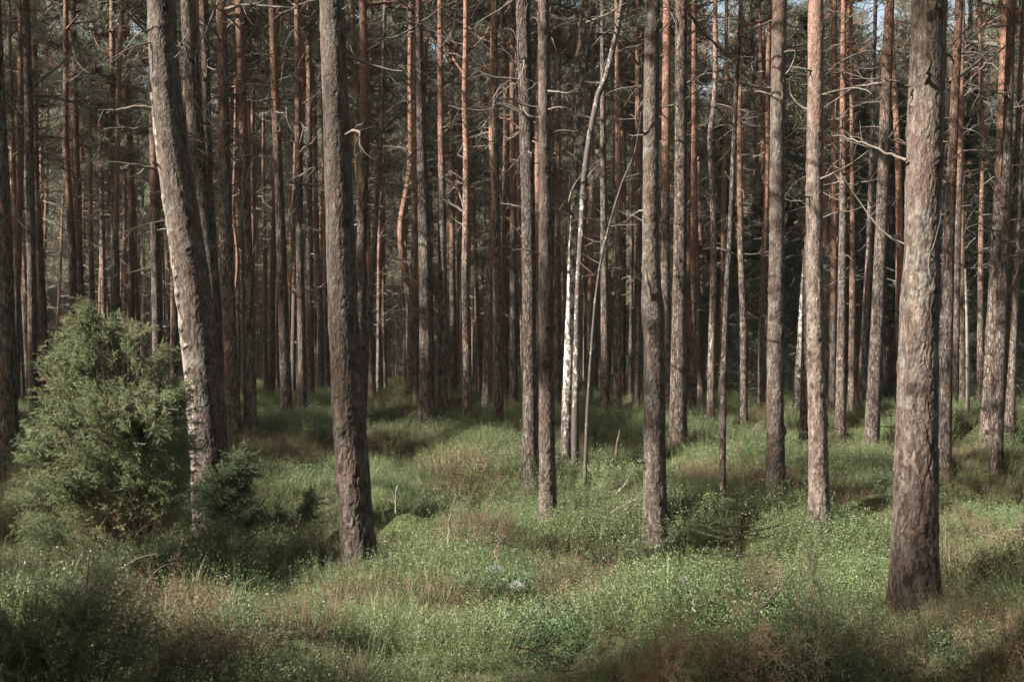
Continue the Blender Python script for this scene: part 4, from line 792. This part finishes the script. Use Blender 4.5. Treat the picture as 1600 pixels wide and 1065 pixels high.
def bush(name, label, base, lobes, n, mats, seed, stems=7, cat='juniper', protos=None, size=(.8, 1.3), inner_brown=None, upb=.7, gap=0.0, stemr=.014, dead_low=0):
    """lobes: (x, y, z, rx, ry, rz, weight) in metres relative to the base"""
    rng = np.random.default_rng(seed); r_ = root(name, tuple(base), label, cat); LB = np.array([l[:6] for l in lobes]); wt = np.array([l[6] for l in lobes]); wt = wt / wt.sum()
    protos = protos or SPRAYS
    g = Geo(); k = rng.choice(len(lobes), n, p=wt); D = rdir(n, rng); D[:, 2] = np.where(rng.random(n) < .45, np.abs(D[:, 2]), D[:, 2]); D = unit(D)
    rad = rng.uniform(.35, 1.0, n) ** .6; rad = rad * (.86 + .35 * (fbm(D[:, 0] * 3 + k * 7, D[:, 2] * 3 + D[:, 1] * 3, seed, 2)))
    T = LB[k, :3] + D * LB[k, 3:] * rad[:, None]
    keep = T[:, 2] > .03
    if gap: keep &= (fbm(T[:, 0] * 3.3 + 3, T[:, 2] * 3.3 + T[:, 1] * 2, seed + 1.5, 2) > gap) | (rad > .93)
    T, D, rad = T[keep], D[keep], rad[keep]; n = len(T)
    dirs = unit(D * [1, 1, .6] + [0, 0, upb] + rng.normal(size=(n, 3)) * .25 + unit(T) * .5); L = rng.uniform(*size, n)
    root_p = T - dirs * (.26 * L)[:, None]
    tone = np.zeros(n)
    if inner_brown is not None: tone = np.array([inner_brown(t, r, rng) for t, r in zip(T, rad)])
    pv = rng.integers(0, len(protos), n)
    for v in range(len(protos)):
        m = pv == v
        # frame: z along dirs, x towards outward-down so sprays droop outwards
        Zc = dirs[m]; out = unit(T[m] * [1, 1, 0] + rng.normal(size=(m.sum(), 3)) * .15 + [0, 0, -.25]); Xc = unit(out - (out * Zc).sum(1)[:, None] * Zc); Yc = np.cross(Zc, Xc)
        place(g, protos[v], root_p[m], np.stack([Xc, Yc, Zc], -1), L[m], attr=tone[m])
    link('foliage', g.mesh('foliage', mats, False), r_)
    # stems reach the lobes; each throws side branches to nearby sprays
    for s in range(stems):
        l = LB[s % len(LB)]; tgt = l[:3] + rng.normal(size=3) * l[3:] * .35; gs = Geo(); m = 9; t = np.linspace(0, 1, m)[:, None]; st = np.array([rng.normal() * .06, rng.normal() * .06, -.1])
        Pm = st + (tgt - st) * t + np.array([0, 0, 1.0]) * (t * (1 - t)) * rng.uniform(-.15, .2) + np.cumsum(rng.normal(size=(m, 3)) * .012, 0)
        rr = np.linspace(stemr, stemr * .3, m); V, F = tube(Pm, rr, 6); gs.add(V, F)
        near = np.argsort(np.linalg.norm(root_p - tgt, axis=1))[:max(6, int(n / max(stems, 1) * .30))]
        for j in near[::2]:
            i = rng.integers(m // 3, m); q = root_p[j]; md = (Pm[i] + q) / 2 + rng.normal(size=3) * .03; V, F = tube(np.array([Pm[i], md, q]), [rr[i] * .45, rr[i] * .3, .0018], 3); gs.add(V, F)
        link('stem', gs.mesh('stem', [mats[1]]), r_)
    for s in range(dead_low):
        gs = Geo(); az = rng.uniform(0, 6.28); dead_branch(gs, [rng.normal() * .1, rng.normal() * .1, rng.uniform(.02, .25)], [math.cos(az), math.sin(az) * .6, rng.uniform(-.05, .5)], rng.uniform(.3, .75), .007, rng, subs=9, sides=4); link('branch', gs.mesh('branch', [mats[1]]), r_, label='dry brown twiggy lower branch')
    return r_
def lob(base, d, px, py, rx, ry, dy=0.0, rz_depth=.5, wt=None):
    c = W(px, py, d) - base; s = d / FPX; c[1] += dy; return (c[0], c[1], c[2], rx * s, rz_depth, ry * s, wt if wt is not None else rx * ry)
d = 9.2; bx = (240 - 800) / FPX * d; B = np.array([bx, d, float(ground(bx, d))])
def jb(t, r, rng):       # sparse brown needles low in the middle
    q = math.hypot((t[0] + .05) / .60, (t[2] - .30) / .48); return float(np.clip(1.1 - q, 0, 1)) * rng.uniform(.2, 1.1) + (rng.random() < .04) * .5
bush('juniper_bush', 'large bushy green juniper beside the leaning scarred pine, brown and twiggy low down', B,
     [lob(B, d, 150, 560, 55, 75, 0, .35), lob(B, d, 146, 498, 17, 38, 0, .12, 1300), lob(B, d, 122, 545, 16, 34, 0, .12, 800), lob(B, d, 178, 535, 16, 36, 0, .12, 800), lob(B, d, 222, 510, 10, 26, 0, .08, 350), lob(B, d, 78, 570, 10, 26, 0, .1, 300), lob(B, d, 210, 560, 45, 60, .1, .3), lob(B, d, 205, 515, 14, 30, 0, .1, 500), lob(B, d, 112, 600, 38, 60, -.1, .35), lob(B, d, 155, 650, 80, 80, -.1, .5), lob(B, d, 225, 650, 62, 70, -.1, .5),
      lob(B, d, 88, 690, 30, 45, -.1, .3), lob(B, d, 110, 760, 55, 55, -.25, .4), lob(B, d, 268, 700, 30, 50, .0, .3), lob(B, d, 270, 612, 18, 30, .05, .14, 1000), lob(B, d, 190, 745, 85, 55, -.1, .4, 2000), lob(B, d, 105, 815, 30, 30, -.3, .25, 1500), lob(B, d, 260, 770, 60, 45, 0, .35, 1900), lob(B, d, 165, 800, 60, 35, -.2, .35, 1500), lob(B, d, 85, 640, 22, 40, 0, .25, 900)],
     2100, [M_JUN, M_JBARK], 301, stems=14, inner_brown=jb, gap=.50, upb=1.0, size=(.75, 1.45), dead_low=46, stemr=.015)
d = 8.6; bx = (350 - 800) / FPX * d; B = np.array([bx, d, float(ground(bx, d))])
bush('juniper_bush', 'smaller juniper at the foot of the leaning scarred pine, shade put into its dark green', B, [lob(B, d, 345, 775, 30, 55, 0, .22), lob(B, d, 370, 730, 16, 40, .05, .14), lob(B, d, 318, 770, 10, 30, 0, .12), lob(B, d, 382, 805, 24, 35, 0, .25), lob(B, d, 335, 820, 26, 25, -.1, .25)],
     420, [M_JUND, M_JBARK], 302, stems=6, size=(.7, 1.1), gap=.38)  # shade at the pine's foot is put into the darker needle colour
d = 9.6; bx = (440 - 800) / FPX * d; B = np.array([bx, d, float(ground(bx, d))])
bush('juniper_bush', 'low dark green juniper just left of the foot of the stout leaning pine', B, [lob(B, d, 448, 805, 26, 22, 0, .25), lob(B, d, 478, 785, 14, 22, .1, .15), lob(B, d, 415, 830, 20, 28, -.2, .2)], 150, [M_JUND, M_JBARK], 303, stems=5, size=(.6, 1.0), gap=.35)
d = 4.9; bx = (85 - 800) / FPX * d; B = np.array([bx, d, float(ground(bx, d))])
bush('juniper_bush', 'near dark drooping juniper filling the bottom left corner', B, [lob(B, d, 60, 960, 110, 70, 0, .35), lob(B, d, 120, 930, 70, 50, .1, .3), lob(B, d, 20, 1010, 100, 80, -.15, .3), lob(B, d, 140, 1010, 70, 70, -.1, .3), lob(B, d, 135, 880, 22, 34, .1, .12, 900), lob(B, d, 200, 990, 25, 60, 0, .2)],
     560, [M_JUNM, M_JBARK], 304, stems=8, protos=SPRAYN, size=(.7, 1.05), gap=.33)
d = 5.3; bx = (1275 - 800) / FPX * d; B = np.array([bx, d, float(ground(bx, d))])
bush('juniper_bush', 'soft upright green juniper in the foreground left of the thickest pine', B, [lob(B, d, 1280, 960, 32, 70, 0, .15), lob(B, d, 1272, 880, 18, 50, 0, .08, 900), lob(B, d, 1320, 980, 30, 60, .05, .15), lob(B, d, 1240, 1000, 30, 60, 0, .15)], 170, [M_JUNM, M_JBARK], 305, stems=7, protos=SPRAYN, size=(.5, .8), gap=.3, upb=1.6, stemr=.006)
d = 5.2; bx = (1160 - 800) / FPX * d; B = np.array([bx, d, float(ground(bx, d))])
bush('juniper_bush', 'dying rust brown juniper with a bare red stem in the foreground', B, [lob(B, d, 1175, 940, 40, 60, 0, .16), lob(B, d, 1190, 890, 26, 30, 0, .1), lob(B, d, 1140, 1010, 45, 50, 0, .2), lob(B, d, 1200, 1030, 40, 40, 0, .2)], 190, [M_BROWN, M_JBARK], 306, stems=4, protos=SPRAYN, size=(.45, .75), gap=.4, upb=1.0, stemr=.006)
d = 5.0; bx = (1040 - 800) / FPX * d; B = np.array([bx, d, float(ground(bx, d))])
bush('juniper_bush', 'small rust brown juniper at the bottom edge left of the dying juniper', B, [lob(B, d, 1060, 985, 20, 25, 0, .1), lob(B, d, 1040, 1030, 35, 30, 0, .15), lob(B, d, 1000, 1045, 25, 25, 0, .12)], 100, [M_BROWN, M_JBARK], 307, stems=3, protos=SPRAYN, size=(.4, .7), gap=.4, stemr=.006)
d = 5.6; bx = (1445 - 800) / FPX * d; B = np.array([bx, d, float(ground(bx, d))])
bush('juniper_bush', 'low pale green juniper in front of the foot of the thickest pine', B, [lob(B, d, 1450, 1020, 30, 22, 0, .18), lob(B, d, 1425, 1040, 30, 22, 0, .18), lob(B, d, 1490, 1035, 25, 18, 0, .15)], 90, [M_JUN, M_JBARK], 308, stems=3, protos=SPRAYN, size=(.5, .8), stemr=.006)

# young spruces
def sapling(px, pyb, pyt, d, mat, label, seed, tiers, wpx):
    rng = np.random.default_rng(seed); x = (px - 800) / FPX * d; B = np.array([x, d, float(ground(x, d))]); H = W(px, pyt, d)[2] - B[2]; r_ = root('spruce_sapling', tuple(B), label, 'spruce')
    V, F = tube(np.array([[0, 0, -.1], [.01, 0, H * .5], [0, 0, H]]), [.009, .006, .002], 6); g = Geo(); g.add(V, F); link('trunk', g.mesh('trunk', [M_JBARK]), r_)
    for py, f in tiers:
        h = W(px, py, d)[2] - B[2]
        for k in range(5):
            az = k * 1.257 + rng.normal() * .3; L = wpx * f * d / FPX * rng.uniform(.7, 1.1); g = Geo(); E = np.array([0, 0, h]) + np.linspace(0, 1, 7)[:, None] * L * np.array([math.cos(az), math.sin(az), .10]) + np.array([0, 0, .10 * L]) * (np.linspace(0, 1, 7)[:, None] ** 2) + rng.normal(size=(7, 3)) * .004; V, F = tube(E, np.linspace(.004, .0012, 7), 4); g.add(V, F, 1)
            n = int(420 * L / .5) + 30; t = rng.uniform(0, len(E) - 1.001, n); ia = t.astype(int); q = E[ia] + (E[ia + 1] - E[ia]) * (t - ia)[:, None]; q = q + rng.normal(size=q.shape) * [.012, .012, .003]
            V, F = blades(q, unit(unit(E[ia + 1] - E[ia]) + rdir(n, rng) * [.8, .8, .35]), .015, .0032, rng); g.add(V, F, 0); link('branch', g.mesh('branch', [mat, M_JBARK]), r_)
sapling(1150, 930, 742, 6.6, M_JUND, 'slender dark spruce sapling with flat spreading branches right of the burred pine', 401, [(905, .5), (868, .75), (845, .95), (836, .9), (822, .4), (795, .35), (775, .2)], 85)
sapling(1252, 770, 668, 12.5, M_JUN, 'tiny green spruce sapling between the grey footed pine and the bright pinkish pine', 402, [(735, .8), (715, .7), (690, .6), (675, .3)], 26)
sapling(1392, 690, 628, 17, M_JUN, 'tiny bright green spruce sapling just left of the thickest pine, against the dark thicket', 403, [(668, .9), (650, .9), (637, .5)], 22)

# ------------------------------------------------------------------ sticks and lichen
def fallen(P, wpx, mat, label, seed, subs=5, lift=.1, name='fallen_branch'):
    rng = np.random.default_rng(seed); px, py = P[0]; d0 = depth_of(px, min(py + 6, 1064)) ; pts = []
    for i, (a, b) in enumerate(P): pts.append(W(a, b, d0 + i * .04))
    pts = np.array(pts); base = pts[0] - [0, 0, 0.02]; Q = pts - base; n = len(Q); t = np.linspace(0, n - 1, n * 4); Q = np.stack([np.interp(t, np.arange(n), Q[:, k]) for k in range(3)], -1) + rng.normal(size=(n * 4, 3)) * .004
    r0 = wpx * .75 * d0 / FPX / 2; rr = np.linspace(r0, r0 * .4, len(Q)); V, F = tube(Q, rr, 6); g = Geo(); g.add(V, F)
    for _ in range(subs):
        i = rng.integers(2, len(Q)); dead_branch(g, Q[i], unit(Q[i] - Q[i - 1]) * .8 + rdir(1, rng)[0] * .8 + [0, 0, .3], np.linalg.norm(Q[-1]) * rng.uniform(.15, .4), rr[i] * .6, rng, subs=2, sides=4, n=4)
    o = link(name, g.mesh(name, [mat]), None, tuple(base)); o['label'] = label; o['category'] = 'branch'
fallen([(805, 1010), (850, 1018), (885, 1030)], 5, M_JBARK, 'red brown stick lying in the shrubs at the bottom, centre', 1)
fallen([(390, 1064), (440, 1063), (480, 1062)], 4, M_JBARK, 'thin reddish twig lying along the bottom edge, left of centre', 2)
fallen([(1085, 955), (1083, 938), (1079, 925)], 5, M_STRAW, 'short white forked twig standing in bright shrubs left of the dying juniper', 3, 2)
fallen([(1178, 960), (1198, 940), (1213, 920), (1220, 893)], 5, M_SPTWIG, 'curved grey dead branch rising out of the dying juniper', 4, 4)
fallen([(700, 850), (702, 815), (706, 795), (714, 772)], 4, M_STRAW, 'pale forked dead twig standing in the lit shrubs right of the stout leaning pine', 5, 5)
fallen([(618, 800), (618, 775), (622, 755)], 4, M_STRAW, 'pale branching dead twig close right of the stout leaning pine', 6, 7)
fallen([(962, 772), (975, 758), (985, 742)], 4, M_STRAW, 'thin pale twig slanting in the dark hollow left of the burred pine', 7, 4)
fallen([(955, 800), (985, 785), (1005, 770)], 4, M_SPTWIG, 'long grey twig in the dark hollow against the burred pine', 8, 5)
fallen([(1075, 680), (1095, 692), (1118, 702)], 3.5, M_STRAW, 'thin pale fallen branch right of the furrowed pine', 9, 3)
fallen([(1150, 705), (1153, 695), (1152, 684)], 4, M_LIMB, 'short reddish twig standing in bright shrubs right of the dead slanting stem', 10, 3)
fallen([(780, 880), (772, 860), (790, 838), (776, 828)], 5, M_JBARK, 'twisted brown dead twig arching in the centre foreground shrubs', 11, 7)
fallen([(760, 848), (780, 845), (800, 852)], 4, M_JBARK, 'brown crooked twig low in the shrubs left of the centre pair', 12, 6)
fallen([(1600, 826), (1585, 827), (1566, 828)], 4, M_DEAD, 'short dark twig sticking in from the right edge', 13, 1)
fallen([(1140, 790), (1160, 780), (1178, 768)], 4, M_SPTWIG, 'grey bare twig behind the top of the spruce sapling', 14, 3)
fallen([(478, 640), (488, 632), (498, 628)], 4, M_STRAW, 'pale curved twig lying on the far bank left of the stout leaning pine', 15, 3)
def lichen(px, py, rpx, label, seed):
    rng = np.random.default_rng(seed); d = depth_of(px, py + 8); c = W(px, py, d); r = rpx * d / FPX; n = 260; D = rdir(n, rng); D[:, 2] = np.abs(D[:, 2]); P_ = D * rng.uniform(.1, .9, (n, 1)) * r * [1.1, 1, .45] + rng.normal(size=(n, 3)) * r * .15
    g = Geo(); V, F = blades(P_, unit(D + rdir(n, rng) * .8), r * .3, r * .07, rng); g.add(V, F); o = link('lichen_cushion', g.mesh('lichen_cushion', [M_LICH], False), None, tuple(c)); o['label'] = label; o['category'] = 'lichen'
lichen(808, 915, 14, 'white lichen cushion on the twisted brown twigs at the centre, right of the twigs', 1); lichen(776, 890, 14, 'grey white lichen cushion, left one beside the twisted brown twig at the centre', 2)
lichen(1068, 908, 13, 'grey white lichen cushion in green shrubs below the burred pine', 3); lichen(1043, 845, 9, 'small white lichen tuft on a twig just right of the foot of the burred pine', 4)


# ------------------------------------------------------------------ thin air between the far trunks
def haze(density):
    g = Geo(); x0, x1, y0, y1, z0, z1 = -262, 262, -62, 422, -8, 45
    V = [(x, y, z) for z in (z0, z1) for y in (y0, y1) for x in (x0, x1)]
    g.add(V, [(0, 2, 3, 1), (4, 5, 7, 6), (0, 1, 5, 4), (2, 6, 7, 3), (0, 4, 6, 2), (1, 3, 7, 5)])
    m = bpy.data.materials.new('haze'); m.use_nodes = True; t = m.node_tree; t.nodes.clear(); o = t.nodes.new('ShaderNodeOutputMaterial'); v = t.nodes.new('ShaderNodeVolumePrincipled')
    v.inputs['Color'].default_value = (.88, .86, .78, 1); v.inputs['Density'].default_value = density; v.inputs['Anisotropy'].default_value = .2; t.links.new(v.outputs[0], o.inputs['Volume'])
    link('haze', g.mesh('haze', [m], False), kind='stuff', label='thin pale haze between the far trunks')
haze(.0003)
